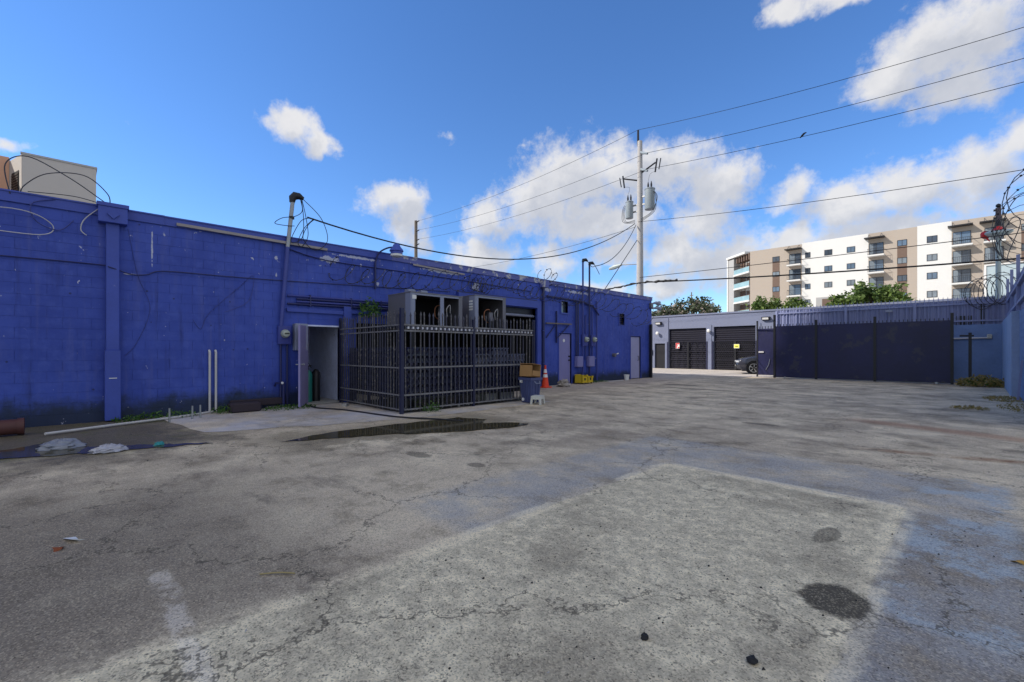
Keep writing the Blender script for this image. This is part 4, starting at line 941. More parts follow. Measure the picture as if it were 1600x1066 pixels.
def leaf(x, y, r, m_, l, a=.5):
    b = MB(); n_ = 7; pts = []
    for i in range(10):
        t = 2 * math.pi * i / 10; q = r * (1 if i % 2 == 0 else .62); pts.append((x + q * math.cos(t + a), y + .75 * q * math.sin(t + a), .012 + .012 * math.sin(t * 2 + a)))
    b.add(pts + [(x, y, .022)], [(i, (i + 1) % 10, 10) for i in range(10)]); solo(b, 'fallen_leaf', m_, (x, y, .01), l, 'leaf')
leaf(.195, 4.48, .045, mat('dry_leaf_orange', (.42, .24, .05), .7), 'dry orange leaf lying at the right edge of the yard')
leaf(-4.52, -.04, .05, mat('rust_scrap', (.22, .06, .02), .8), 'rust-brown scrap on the asphalt at the left')
solo(MB().add([(-4.75, -.02, .012), (-4.62, .02, .03), (-4.60, .07, .014), (-4.72, .05, .012), (-4.58, .10, .02)], [(0, 1, 2, 3), (1, 4, 2)]), 'paper_scrap', WHT, (-4.7, 0, .01), 'torn white paper scrap beside the rust-brown scrap', 'litter')
solo(loopwire([(-3.12, .86, .014), (-3.05, .95, .018), (-2.98, 1.02, .014)], .005, 5, 4), 'dry_twig', mat('straw', (.34, .27, .12), .8), (-3.05, .95, .01), 'pale straw-coloured twig lying on the dark asphalt', 'twig')
# weeds
def weed(cx, cy, rx, ry, h, nL, seed, m_, label, z0=.01, leafl=.05):
    rr = random.Random(seed); b = MB()
    for k in range(nL):
        a = rr.random() * 6.283; q = math.sqrt(rr.random()); x = cx + rx * q * math.cos(a); y = cy + ry * q * math.sin(a); z = z0 + h * rr.random() * (1 - .6 * q)
        d = Vector((rr.uniform(-1, 1), rr.uniform(-1, 1), rr.uniform(-.1, 1))).normalized(); s_ = d.cross(Vector((rr.uniform(-1, 1), rr.uniform(-1, 1), .3))).normalized(); L = leafl * rr.uniform(.6, 1.4); p = Vector((x, y, z))
        b.add([p, p + d * L * .5 + s_ * L * .25, p + d * L, p + d * L * .5 - s_ * L * .25], [(0, 1, 2, 3)])
    return tag(solo(b, 'weed_patch', m_, (cx, cy, z0), label, 'weeds'), kind='stuff')
weed(XW + .35, 1.35, .28, .75, .16, 500, 1, M_WEED, 'green weeds along the foot of the wall right of the collector downpipe')
weed(XW + .35, 2.52, .22, .25, .22, 220, 2, M_WEED, 'small green weed clump beside the white pipes')
weed(XW + .5, 3.85, .45, .6, .10, 420, 3, M_WEED, 'low green weeds in front of the open door leaf')
weed(-8.75, 6.0, .18, .2, .26, 120, 4, M_WEED, 'bright green weed growing at the front of the cage')
weed(-9.3, 6.3, .3, .4, .5, 220, 5, M_LEAF, 'dark green weed growing inside the cage')
weed(XW + .3, 6.4 - .35, .35, .3, .62, 420, 6, M_WEED, 'green fern growing on the wall above the cage', z0=2.35, leafl=.08)
weed(XW + .3, 17.0, .2, .8, .12, 200, 7, M_WEED, 'thin green weeds under the meters by the wall')
weed(.15, 25.7, .75, .35, .5, 700, 8, M_DRY, 'yellowing weed clump at the foot of the right wall corner', leafl=.12)
weed(.15, 25.75, .7, .4, .38, 300, 18, M_WEED, 'green weeds among the yellowing clump at the wall corner', leafl=.10)
weed(-.12, 15.5, .35, .28, .08, 220, 9, M_DRY, 'small yellow-green grass tuft in the asphalt at the right')
weed(.55, 19.3, .45, 1.1, .05, 500, 10, M_DRY, 'strip of dry leaves along the right wall')
weed(.85, 16.5, .5, 1.4, .05, 300, 11, M_DRY, 'dry leaf litter at the right edge')
sticks = MB(); rr = random.Random(8)
for k in range(22):
    y = rr.uniform(5.4, 9.3); x = rr.uniform(-9.6, -8.98); sticks.obox((x, y, .03 + .03 * rr.random()), (rr.uniform(.05, .2), rr.uniform(.03, .08), .03), Matrix.Rotation(rr.random() * 3, 3, 'Z'))
tag(sticks.build('rubble', M_CONC), 'bits of rubble on the ground inside the cage', 'rubble', kind='stuff')
for k, (x, y, w) in enumerate(((-11.85, 5.72, .16), (-11.2, 5.05, .2))):
    solo(MB().obox((x, y, .045), (.12, w, .07), Matrix.Rotation(R(20 + 30 * k), 3, 'Z')), 'rubble_block', M_CONC, (x, y, .01), ['broken pale block at the foot of the blue pilaster', 'flat pale stone on the apron left of the cage'][k], 'rubble')

# ================================================================== GARAGE BEHIND
YG = 35.0
gar = thing('garage_building', 'low grey-blue garage with two dark roller doors behind the gateway', 'building', (-14, YG, 0))
GO = [(-18.76, -17.8, 0, 2.04), (-17.52, -14.5, 0, 3.2), (-13.93, -11.0, 0, 3.25)]
b = MB(); xs = sorted({-24.0, 2.0} | {v for o in GO for v in o[:2]})
for a, c in zip(xs[:-1], xs[1:]):
    z = 0
    for o in GO:
        if o[0] < (a + c) / 2 < o[1]: z = o[3]
    b.box(a, c, YG, YG + .3, z, 4.18)
b.box(-24, 2, YG + .3, 46, 0, 4.1); b.build('wall', M_GAR, gar)
MB().box(-24, 2, YG - .06, YG + .4, 4.19, 4.31).build('coping', M_GAR, gar)
for x in (-17.68, -14.22, -10.8): MB().box(x - .14, x + .14, YG - .05, YG - .001, .0, 3.4 if x > -17 else 4.1).build('pilaster', M_GAR, gar)
MB().box(-18.76, -17.8, YG + .12, YG + .17, .02, 2.04).build('entrance_door', M_BLACK, gar)
for (x0, x1, z1) in ((-17.52, -14.5, 3.2), (-13.93, -11.0, 3.25)):
    sh = MB().box(x0, x1, YG + .2, YG + .22, 0, z1).build('roller_door', M_SHUT, gar); sl = None; k = 0; z = .02
    while z < z1 - .1:
        if sl is None: sl = MB().prism([(YG + .19, 0), (YG + .15, .03), (YG + .15, .11), (YG + .19, .15)], 0, x0 + .02, x1 - .02).build('slat', M_SHUT, sh); o = sl
        else: o = inst(sl, 'slat', sh)
        o.location.z = z; z += .16
    # scissor gate in front of the lower part
    sg = thing('scissor_gate', 'folding dark scissor gate in front of the %s roller door' % ('left' if x0 < -15 else 'right'), 'gate', ((x0 + x1) / 2, YG, 0)); g = MB()
    dens = .14 if x0 > -15 else .5; x = x0 + .1
    g2 = MB()
    while x < x1 - .2:
        for zz in range(4):
            z = .1 + zz * .5; w_ = min(.25, x1 - .1 - x); g2.beam((x, YG + .06, z), (x + w_, YG + .06, z + .5), .012, .02); g2.beam((x, YG + .08, z + .5), (x + w_, YG + .08, z), .012, .02)
        x += dens
    g2.build('lattice', M_BLACK, sg)
    for xx in (x0 - .08, x1 + .08): MB().box(xx - .05, xx + .05, YG - .08, YG - .002, 0, 2.15).build('post', M_POSTB, sg)
    for z in (2.15, 1.4, .75): MB().box(x0 - .02, x1 + .02, YG + .03, YG + .05, z - .02, z + .02).build('rail', M_SHUT, sg)
    MB().box((x0 + x1) / 2 + .02, (x0 + x1) / 2 + .14, YG + .0, YG + .04, .02, 2.13).build('lock_bar', M_BLACK, sg)
def facesign(name, x, z, w, h, label, m_):
    return solo(MB().box(x - w / 2, x + w / 2, YG - .014, YG - .004, z - h / 2, z + h / 2), name, m_, (x, YG, z), label, 'sign')
sn = thing('warning_sign', 'small red and white notice on the left roller door gate', 'sign', (-16.7, YG, 1.9))
MB().box(-16.92, -16.60, YG - .03, YG - .015, 1.62, 2.06).build('board', WHT, sn)
for a in ((-16.91, -16.61, 1.95, 2.05), (-16.91, -16.82, 1.64, 1.95), (-16.73, -16.61, 1.64, 1.74), (-16.79, -16.75, 1.80, 1.92)): MB().box(a[0], a[1], YG - .036, YG - .031, a[2], a[3]).build('print', M_RED, sn)
ys_ = thing('notice_sign', 'small yellow notice on the right roller door gate', 'sign', (-12.2, YG, 1.9))
MB().box(-12.46, -12.08, YG - .03, YG - .015, 1.62, 1.92).build('board', WHT, ys_); MB().box(-12.44, -12.10, YG - .036, YG - .031, 1.65, 1.90).build('print', M_SIGNY, ys_)
MB().box(-12.36, -12.18, YG - .042, YG - .037, 1.73, 1.77).build('lettering', M_BLACK, ys_)
for x, l in ((-18.36, 'wall light over the entrance door of the garage'), (-10.3, 'wall light at the right end of the garage by the gate')):
    t = thing('wall_pack_light', l, 'light', (x, YG, 3.6)); z = 3.68
    MB().prism([(YG - .002, z - .12), (YG - .22, z - .06), (YG - .26, z + .10), (YG - .02, z + .14)], 0, x - .25, x + .25).build('housing', M_BLACK, t)
    MB().prism([(YG - .225, z - .07), (YG - .27, z + .05), (YG - .262, z + .06), (YG - .215, z - .06)], 0, x - .19, x + .19).build('lens', WHT, t)
for x, z, l in ((-18.41, 2.88, 'round white globe light above the garage entrance door'), (-14.22, 2.95, 'round white globe light between the two roller doors')):
    t = thing('globe_light', l, 'light', (x, YG, z)); MB().cyl((x, YG - .055, z), (x, YG - .12, z), .06, n=10).build('base', M_AC2, t)
    MB().lathe([(.06, 0), (.12, .05), (.14, .12), (.10, .2), (.001, .24)], (x, YG - .12, z), 12, Matrix(((1, 0, 0), (0, 0, -1), (0, 1, 0)))).build('globe', WHT, t, True)
solo(MB().bbox(-19.05, -18.93, YG - .1, YG - .003, 1.1, 1.5, .02), 'mail_slot_box', M_BLACK, (-19, YG, 1.1), 'small black box beside the garage entrance door', 'box')

# ================================================================== FENCE WALL, GATE, RIGHT WALL
YF = 28.0
fen = thing('blue_fence', 'blue ribbed metal fence with pickets above a blue block wall behind the black gate', 'fence', (-3.5, YF, 0))
fw_o = MB().box(-7.8, .95, YF, YF + .2, 0, 2.55).build('base_wall', M_BWALL, fen)
for r in range(12):
    MB().box(-1.3, .84, YF - .006, YF + .01, r * .212 + .004, r * .212 + .206).build('block', M_BWALL, fw_o)
pn = MB(); x = -7.75
while x < .85:
    pn.prism([(x, YF + .10), (x + .05, YF + .06), (x + .12, YF + .06), (x + .17, YF + .10)], 2, 2.552, 3.62); x += .215
pn.box(-7.8, .9, YF + .101, YF + .11, 2.551, 3.62); pn.build('ribbed_panel', M_FENCEB, fen)
fp = MB().box(-.013, .013, -.013, .013, 2.56, 3.74).add([(-.013, -.013, 3.74), (.013, -.013, 3.74), (.013, .013, 3.74), (-.013, .013, 3.74), (0, 0, 3.84)], [(0, 1, 4), (1, 2, 4), (2, 3, 4), (3, 0, 4)]).build('picket', M_FENCEB); fp.parent = fen
N = 56
for i in range(N):
    o = fp if i == 0 else inst(fp, 'picket', fen); o.location = (-7.7 + 8.5 * i / (N - 1) + 3.5, 0.02, 0)
for z in (3.47, 2.72): MB().box(-7.75, .85, YF - .03, YF + .005, z - .035, z + .035).build('rail', M_FENCEB, fen)
for x in (-7.72, -4.6, -2.0): MB().box(x - .05, x + .05, YF - .08, YF - .031, 2.3, 3.6).build('post', M_FENCEB, fen)
MB().box(.12, .22, YF + .03, YF + .058, 2.56, 3.45).build('dark_post', M_BLACK, fen)
for k in range(5): MB().box(-.63 + k * .11, -.57 + k * .11, YF + .03, YF + .058, 2.56, 2.95).build('dark_slot', M_BLACK, fen)
ft = thing('fence_floodlight', 'small pale floodlight fixed to the blue fence above the gate', 'floodlight', (-2.9, YF, 3.3))
MB().box(-3.05, -2.78, YF - .2, YF - .085, 3.25, 3.36).build('head', M_AC2, ft); MB().box(-2.93, -2.89, YF - .12, YF - .04, 3.1, 3.25).build('arm', M_AC2, ft)
solo(MB().tube([(-.85, YF - .06, 1.95), (.30, YF - .06, 1.97)], .035, 8), 'wall_pipe', M_PVC, (-.3, YF, 1.95), 'pale horizontal pipe on the blue wall right of the gate', 'pipe', smooth=True)
solo(MB().bbox(.30, .46, YF - .11, YF - .008, 1.93, 2.12, .02), 'pipe_box', mat('tan_box', (.45, .42, .36), .6), (.38, YF, 1.95), 'small tan box at the end of the wall pipe', 'box')

YGt = 26.4
gt = thing('sliding_gate', 'wide black sheet-metal sliding gate standing open across the back of the yard', 'gate', (-4.3, YGt, 0))
gx = [-7.38, -5.54, -3.26, -.72]
for k in range(3): MB().box(gx[k] + .04, gx[k + 1] - .04, YGt - .01, YGt + .01, .08, 2.70).build('sheet_panel', M_GATE, gt)
for x, h in zip(gx, (3.3, 2.95, 2.98, 3.0)): MB().box(x - .05, x + .05, YGt - .04, YGt + .05, .02, h).build('post', M_BLACK, gt)
for z in (.10, 2.66): MB().box(gx[0] + .051, gx[3] - .051, YGt + .012, YGt + .06, z - .04, z + .04).build('rail', M_BLACK, gt)
tp_ = MB().box(-.014, .014, .02, .048, 2.70, 2.80).build('picket_top', M_BLACK); tp_.parent = gt
for i in range(46):
    o = tp_ if i == 0 else inst(tp_, 'picket_top', gt); o.location = (gx[0] + .12 + (gx[3] - gx[0] - .24) * i / 45 + 4.3, 0, 0)
for x in (-6.9, -1.2): MB().cyl((x, YGt - .02, .05), (x, YGt + .02, .05), .05, n=12).build('wheel', M_STEEL, gt)
gl2 = thing('gate_leaf', 'narrow black gate leaf with spiked top left of the sliding gate', 'gate', (-7.9, YGt + .6, 0))
MB().box(-8.35, -7.52, YGt + .55, YGt + .58, .12, 2.62).build('sheet_panel', M_GATE, gl2)
MB().box(-8.42, -8.35, YGt + .53, YGt + .60, .02, 3.05).build('post', M_BLACK, gl2)
for k in range(6): MB().box(-8.28 + k * .14, -8.25 + k * .14, YGt + .55, YGt + .58, 2.62, 2.75).build('picket_top', M_BLACK, gl2)
MB().box(-8.3, -8.05, YGt + .49, YGt + .55, 1.32, 1.40).build('latch', M_PVC, gl2)
loopwire([(-7.75, YGt + .53, 1.0), (-7.8, YGt + .50, .7), (-7.95, YGt + .52, .4)], .014, 5, 5).build('chain', M_STEEL, gl2)
solo(MB().box(-.24, -.14, YGt - .05, YGt + .05, 0, 2.16).box(-.50, -.08, YGt + .051, YGt + .09, 2.0, 2.07), 'catch_post', M_BLACK, (-.19, YGt, 0), 'black steel post with a stub arm right of the sliding gate', 'post')
# right boundary wall
XR = .86
rw = thing('right_wall', 'blue block boundary wall with ribbed metal top at the right edge', 'wall', (XR, 22, 0))
nb = MB().box(XR - .12, XR + .2, 20.6, YF - .01, 0, 2.62).build('pale_wall', mat('pale_blue_render', (.27, .345, .50), .75, var=.2, vscale=1.5, bump=.3), rw)
rb_ = MB().box(XR + .06, XR + .25, 12.5, 20.59, 0, 2.60).build('block_wall', M_BWALL, rw)
for r in range(13):
    z0 = r * .2 + .004; y = 12.5 + (.2 if r % 2 else 0)
    while y < 20.5:
        MB().box(XR + .045, XR + .07, y + .005, min(y + .395, 20.585), z0, z0 + .19).build('block', M_BWALL, rb_) if (y > 16.8) else None
        y += .4
pn = MB(); y = 12.6
while y < 27.8:
    pn.prism([(XR + .10, y), (XR + .06, y + .05), (XR + .06, y + .12), (XR + .10, y + .17)], 2, 2.64, 3.78); y += .215
pn.box(XR + .101, XR + .11, 12.6, 27.9, 2.641, 3.78); pn.build('ribbed_panel', M_FENCEB, rw)
for z in (3.42, 2.85): MB().box(XR - .02, XR + .055, 12.6, 27.9, z - .04, z + .04).build('rail', M_FENCEB, rw)
for y in (14, 17, 20.4, 24, 27): MB().box(XR - .03, XR + .05, y - .04, y + .04, 2.63, 4.3).build('post', M_FENCEB, rw)
solo(MB().beam((.80, 18.9, .02), (.88, 18.9, 1.15), .05, .04), 'leaning_board', M_FENCEB, (.8, 18.9, 0), 'pale blue board leaning on the right wall', 'board')
razor(helix((-.15, YF + .1, 3.9), (.85, YF - 1.0, 3.95), .60, 8, 41, .9, wire=.013, wander=.12, step=20), (.2, YF, 3.9), 'big razor wire coil at the corner of the blue fence')
razor(helix((XR + .15, 23.6, 4.95), (XR + .15, 15.0, 4.9), .72, 9, 42, .9, wire=.009, wander=.2, step=18), (XR, 19, 4.1), 'razor wire coil along the top of the right wall')
razor(loopwire([(.95, 24, 5.2), (.7, 24.5, 5.9), (.75, 24.3, 6.4), (1.0, 23.5, 6.75), (1.3, 22.8, 6.7)], .014, 5, 8), (1, 24, 5), 'high razor wire hoop beside the lamp post at the right edge')
razor(loopwire([(.7, 26, 5.0), (.62, 25.5, 5.6), (.9, 25.0, 6.3), (1.1, 24.5, 6.0), (.8, 25.0, 4.9), (.95, 24.0, 4.5)], .014, 5, 8), (.8, 25, 5), 'loose razor wire loop hanging beside the lamp post')

# ================================================================== BACKGROUND BUILDINGS
YA = 103.0; FL = 3.05
ap = thing('apartment_building', 'seven storey white and beige apartment block with balconies behind the fence', 'building', (-14, YA, 0))
for x0, x1, m_, z1 in ((-33.44, -23.97, M_BEIGE, 22.4), (-23.96, -13.62, M_APTW, 22.55), (-13.61, -7.07, M_BEIGE, 22.5), (-7.06, -2.86, M_APTW, 22.6), (-2.85, 16, M_BEIGE, 22.5)):
    MB().box(x0, x1, YA, YA + 14, 0, z1).build('facade_section', m_, ap)
wsrc = {}; apv = [0]
def awin(x, z, w, h):
    k = (round(w, 2), round(h, 2))
    if k not in wsrc:
        f = MB(); 
        for a in ((0, w, 0, .07), (0, w, h - .07, h), (0, .07, .07, h - .07), (w - .07, w, .07, h - .07), (w / 2 - .03, w / 2 + .03, .07, h - .07)): f.box(a[0] - 14, a[1] - 14, YA - .05, YA - .001, a[2], a[3])
        fo = f.build('window', M_BLACK, ap); po = MB().box(.07 - 14, w - .07 - 14, YA - .02, YA - .002, .07, h - .07).build('pane', M_PANE, fo); wsrc[k] = (fo, po); o = fo
    else:
        fo, po = wsrc[k]; o = inst(fo, 'window', ap); q = inst(po, 'pane', o); apv[0] += 1
        q.material_slots[0].link = 'OBJECT'; q.material_slots[0].material = (M_PANE, M_PANE2, M_PANE3, M_PANE2, M_PANE3)[apv[0] * 7 % 5]
    o.location = (x + 14, 0, z)
TOPZ = 20.62
for f in range(5):
    zt = TOPZ - f * FL
    awin(-29.18, zt - 1.05, 1.3, 1.05); awin(-23.43, zt - 1.05, .88, 1.05); awin(-20.28, zt - 1.05, 1.25, 1.05); awin(-16.8, zt - 1.05, 1.25, 1.05); awin(-9.66, zt - 1.05, 1.3, 1.05); awin(-5.86, zt - 1.1, 1.3, 1.1); awin(4.7, zt - 1.05, 1.3, 1.05)
for x0, x1 in ((-29.18, -27.88), (-9.66, -8.36), (4.7, 6.0)):
    for f in range(5): MB().box(x0 + .01, x1 - .01, YA - .03, YA - .001, TOPZ - f * FL - FL + .01, TOPZ - f * FL - 1.06).build('brown_panel', M_BROWN, ap)
bsrc = None
def balcony(x0, x1, zt):
    """glazed door, slab and thin black railing"""
    w = x1 - x0; zb = zt - 2.2
    apv[0] += 1; d = MB().box(x0, x1, YA - .04, YA - .001, zb, zt).build('balcony_door', (M_PANE, M_PANE3, M_PANE)[apv[0] % 3], ap)
    MB().box(x0 + .1, x0 + .1 + w * (.25 + .1 * (apv[0] % 3)), YA - .045, YA - .0405, zb + .1, zt - .1).build('curtain', M_PANE2, d)
    fr_ = MB()
    for q in (x0, (x0 + x1) / 2 - .03, x1 - .06): fr_.box(q, q + .06, YA - .07, YA - .041, zb, zt)
    fr_.box(x0, x1, YA - .07, YA - .041, zt - .06, zt); fr_.build('frame', M_BLACK, d)
    sl_ = MB().box(x0 - .1, x1 + .2, YA - 1.4, YA - .001, zb - .28, zb - .02).build('balcony', M_APTW, ap)
    g = MB(); 
    for z in (zb + .05, zb + 1.0): g.box(x0 - .05, x1 + .15, YA - 1.36, YA - 1.32, z, z + .05)
    for xx in (x0 - .05, x1 + .11): g.box(xx, xx + .04, YA - 1.32, YA - .05, zb + 1.0, zb + 1.05)
    k = 0
    while x0 - .05 + k * .22 < x1 + .15: g.box(x0 - .05 + k * .22, x0 - .02 + k * .22, YA - 1.35, YA - 1.33, zb - .02, zb + 1.0); k += 1
    g.build('railing', M_BLACK, sl_)
for x0, x1 in ((-26.18, -24.15), (-13.55, -11.5), (-2.75, -.65), (.85, 2.9), (7.2, 9.2)):
    for f in range(4): balcony(x0, x1, TOPZ + .05 - f * FL)
    c_ = MB().box(x0 - .55, x1 + .25, YA - 1.3, YA - .001, 21.45, 21.62).build('canopy', M_BLACK, ap)
    for xx in (x0, x1 - .3): MB().beam((xx, YA - 1.2, 21.6), (xx, YA - .05, 22.3), .05, .05).build('tie_rod', M_BLACK, c_)
# angled end bay with recessed balconies
e0 = Vector((-33.45, YA, 0)); ed = Vector((-.768, .645, 0)).normalized(); en = Vector((ed.y, -ed.x, 0)) * -1
if en.y > 0: en = -en
def ebox(name, s0, s1, n0, n1, z0, z1, m_, par=ap):
    b = MB(); q = [e0 + ed * s + en * nn for s, nn in ((s0, n0), (s1, n0), (s1, n1), (s0, n1))]
    b.add([(p.x, p.y, z0) for p in q] + [(p.x, p.y, z1) for p in q], [(0, 3, 2, 1), (4, 5, 6, 7), (0, 1, 5, 4), (1, 2, 6, 5), (2, 3, 7, 6), (3, 0, 4, 7)]); return b.build(name, m_, par)
ebox('end_wall', .0, 8.1, -4.0, -1.5, 0, 22.3, M_APTW)
ebox('fin_wall', 5.9, 8.0, -1.49, .1, 0, 22.0, M_GREYW)
ebox('fin_edge', 8.0, 8.4, -1.5, .3, 0, 22.2, M_APTW)
ebox('roof_fin', 1.2, 8.4, -1.5, .45, 22.25, 22.7, M_APTW)
for f in range(5):
    z = TOPZ - f * FL - 2.25
    s_ = ebox('balcony', .05, 5.85, -1.49, .25, z - .35, z, M_APTW); ebox('glass_guard', .1, 5.8, .12, .16, z + .01, z + 1.0, M_BALGLASS, s_)
    ebox('dark_opening', 1.6, 3.6, -1.49, -1.40, z + .02, z + 2.3, M_BROWN); ebox('brown_panel', 3.9, 5.85, -1.49, -1.40, z + .02, z + 2.5, M_BROWN); ebox('pane', .3, 1.2, -1.49, -1.42, z + .3, z + 2.2, M_PANE)
for k in range(6): ebox('roof_slat', .4 + k * .9, .75 + k * .9, -1.49, -.1, 20.9, 22.24, M_BROWN)
gb = thing('grey_house', 'pale grey-blue flat wall of a lower building behind the lamp post', 'building', (4.5, 88, 0))
MB().box(.9, 14, 88, 96, 0, 12.8).build('wall', mat('pale_grey_render', (.34, .42, .46), .8, var=.04), gb); MB().box(.7, .9, 87.9, 96, 0, 13.0).build('corner_trim', M_APTW, gb); MB().box(.9, 14, 87.85, 88.3, 12.81, 13.0).build('parapet', M_APTW, gb)
# tan tower top left
tt = thing('tan_stair_tower', 'tan stair tower with dark louvre rising behind the left end of the wall', 'building', (-53, 0, 0))
MB().box(-58, -51.45, -2.45, 1.78, 0, 16.6).build('wall', M_TAN, tt); MB().box(-58.05, -51.38, -2.52, 1.85, 16.61, 16.75).build('coping', M_GREYW, tt)
tn = MB(); qa = [(-51.45, -2.46), (-54.1, -3.26), (-60, -3.26), (-60, -2.46)]
tn.prism(qa, 2, 0, 16.58); tn.build('side_wall', M_TAN, tt)
td = Vector((-2.65, -.80, 0)).normalized(); tnn = Vector((.80, -2.65, 0)).normalized()
lv2 = MB()
for k in range(16): lv2.obox(Vector((-51.45, -2.46, 12.2 + k * .2)) + td * 1.35 + tnn * .03, (1.5, .06, .13), Matrix(((td.x, -td.y, 0), (td.y, td.x, 0), (0, 0, 1))))
lo = MB().obox(Vector((-51.45, -2.46, 13.75)) + td * 1.35 + tnn * .01, (1.6, .03, 3.4), Matrix(((td.x, -td.y, 0), (td.y, td.x, 0), (0, 0, 1)))).build('louvre', M_DARK, tt); lv2.build('louvre_slat', M_BLACK, lo)
MB().box(-70, -54.1, -20, -3.27, 0, 16.9).build('peach_wing', M_PEACH, tt)
# high-rise added out of frame, sized so its shadow covers the yard
hr = thing('added_shade_tower', 'unseen tall beige tower added south-west to shade the yard', 'building', (-50, -55, 0))
MB().box(-64.2, -33, -68, -45, 0, 82).build('wall', M_BEIGE, hr); MB().box(-64.4, -32.7, -68.3, -44.7, 82.01, 82.6).build('parapet', M_APTW, hr)
hw = None
for f in range(26):
    MB().box(-64.3, -32.8, -44.99, -44.0, 1.0 + f * 3.1, 1.25 + f * 3.1).build('balcony_slab', M_APTW, hr)
    for k in range(7):
        if hw is None: hw = MB().box(-50, -47.2, -44.995, -44.9, 1.4, 3.6).build('window', M_PANE, hr); o = hw
        else: o = inst(hw, 'window', hr)
        o.location = (-12.6 + k * 4.2, 0, f * 3.1)

# ================================================================== POLES AND LINES
YP = 24.4
pp = thing('utility_pole', 'tall pale utility pole with two grey transformers behind the blue building', 'utility pole', (-14.03, YP, 0))
MB().tube([(-14.03, YP, 0), (-14.03, YP, 13.9)], [.24, .14], 12).build('shaft', M_POLEC, pp, True)
MB().tube([(-14.15, YP, 13.6), (-14.15, YP, 13.75), (-14.15, YP, 14.6)], [.05, .07, .06], 8).build('top_insulator', M_BLACK, pp)
for z in (13.2, 12.2): MB().tube([(-13.95, YP - .05, z), (-13.35, YP - .35, z - .35)], [.07, .06], 8).build('arm_insulator', M_XFMR, pp)
for dx, z in ((-1.1, 11.9), (1.15, 12.3)):
    s_ = 1 if dx > 0 else -1; MB().tube([(-14.03, YP, z - .35), (-14.03 + dx * .92, YP - .1, z)], .045, 6).build('cutout_arm', M_BLACK, pp)
    MB().tube([(-14.03 + dx, YP - .1, z + .2), (-14.03 + dx * .9, YP - .1, z - .55)], .045, 6).build('fuse_cutout', M_BLACK, pp); MB().tube([(-14.03 + dx * 1.2, YP - .1, z + .15), (-14.03 + dx * 1.1, YP - .1, z - .45)], .03, 6).build('fuse_tube', M_BLACK, pp)
for dx, zb, r, h in ((-.62, 9.4, .23, .95), (.72, 9.65, .29, 1.15)):
    cx = -14.03 + dx; c0 = (cx, YP - .15, zb)
    t_ = MB().lathe([(.001, 0), (r * .95, 0), (r, .04), (r, h), (r * 1.06, h), (r * 1.06, h + .05), (r * .5, h + .12), (.001, h + .14)], c0, 16).build('transformer', M_XFMR, pp, True)
    for q in (-.1, .1): MB().tube([(cx + q, YP - .15, zb + h + .05), (cx + q, YP - .15, zb + h + .3), (cx + q, YP - .15, zb + h + .48)], [.05, .055, .015], 8).build('bushing', M_BLACK, t_)
    MB().box(min(cx, -14.03), max(cx, -14.03), YP - .04, YP + .04, zb + h * .35, zb + h * .43).build('hanger', M_STEEL, pp); MB().box(min(cx, -14.03), max(cx, -14.03), YP - .04, YP + .04, zb + h * .75, zb + h * .83).build('hanger', M_STEEL, pp)
    s_ = 1 if dx > 0 else -1
    for k in range(3): loopwire([(cx + s_ * r, YP - .3 + k * .12, zb + h * .85), (cx + s_ * (r + .16), YP - .3 + k * .1, zb + h * .5), (cx + s_ * (r + .1 - .1 * k), YP - .3, zb - .2), (-14.03 + .2 * s_, YP - .2, 9.05 + .08 * k)], .014, 5, 6).build('lead', M_WIRE, pp)
    loopwire([(cx - .1, YP - .15, zb + h + .48), (cx, YP - .12, zb + h + .9), (-14.03 + (-1 if dx < 0 else 1.0), YP - .1, 11.4 if dx < 0 else 11.8)], .008, 4, 6).build('lead', M_WIRE, pp)
def span(a, b, sag, r, n=24):
    a = Vector(a); b = Vector(b); return MB().tube([a + (b - a) * (i / n) + Vector((0, 0, -4 * sag * (i / n) * (1 - i / n))) for i in range(n + 1)], r, 5)
def line(a, b, sag, r, label, name='power_line'): return solo(span(a, b, sag, r), name, M_WIRE, a, label, 'cable')
FP = (-38.8, 24.7)
fpo = thing('utility_pole', 'slim distant utility pole rising behind the roof right of the barn lamp', 'utility pole', (FP[0], FP[1], 0))
MB().tube([(FP[0], FP[1], 0), (FP[0], FP[1], 14.3)], [.2, .15], 10).build('shaft', M_WOOD, fpo, True)
for k, z in enumerate((14.1, 13.2, 12.3, 11.85)):
    MB().tube([(FP[0], FP[1], z), (FP[0] + .7, FP[1] - .1, z + .04)], .05, 6).build('insulator', M_BLACK, fpo)
RX = 30.0
for za, zb, zr, la, lb in ((14.62, 14.15, 14.3, 'top conductor left of the tall pole', 'top conductor right of the tall pole'), (12.9, 13.25, 13.1, 'middle conductor left of the tall pole', 'middle conductor right of the tall pole'), (11.95, 12.35, 12.5, 'lowest bare conductor left of the tall pole', 'lowest bare conductor right of the tall pole, with a bird on it')):
    xo = -14.15 if za > 14 else -13.4; yo = YP if za > 14 else YP - .35
    line((FP[0] + .75, FP[1] - .1, zb), (xo, yo, za), .5, .011, la); line((xo, yo, za), (RX, YP - .2, zr), 1.75 if za > 14 else 1.4, .012, lb)
line((-14.0, YP - .25, 9.05), (RX, YP - .2, 9.0), 1.35, .013, 'single wire leaving the pole to the right below the transformers')
line((-13.9, YP - .25, 5.75), (RX, YP - .2, 6.2), .35, .016, 'thin telephone cable crossing in front of the apartment block')
line((-13.9, YP - .25, 5.45), (RX, YP - .2, 5.2), .75, .034, 'thick black telephone cable crossing in front of the apartment block')
line((-40, YP - .1, 5.3), (-13.9, YP - .2, 5.45), .5, .034, 'thick black telephone cable running left from the tall pole behind the roof')
solo(span((-14.25, YP - .2, 9.0), tuple(att), 1.55, .022, 32), 'service_drop', M_WIRE, tuple(att), 'thick black service cable sagging from the tall pole to the leaning mast', 'cable')
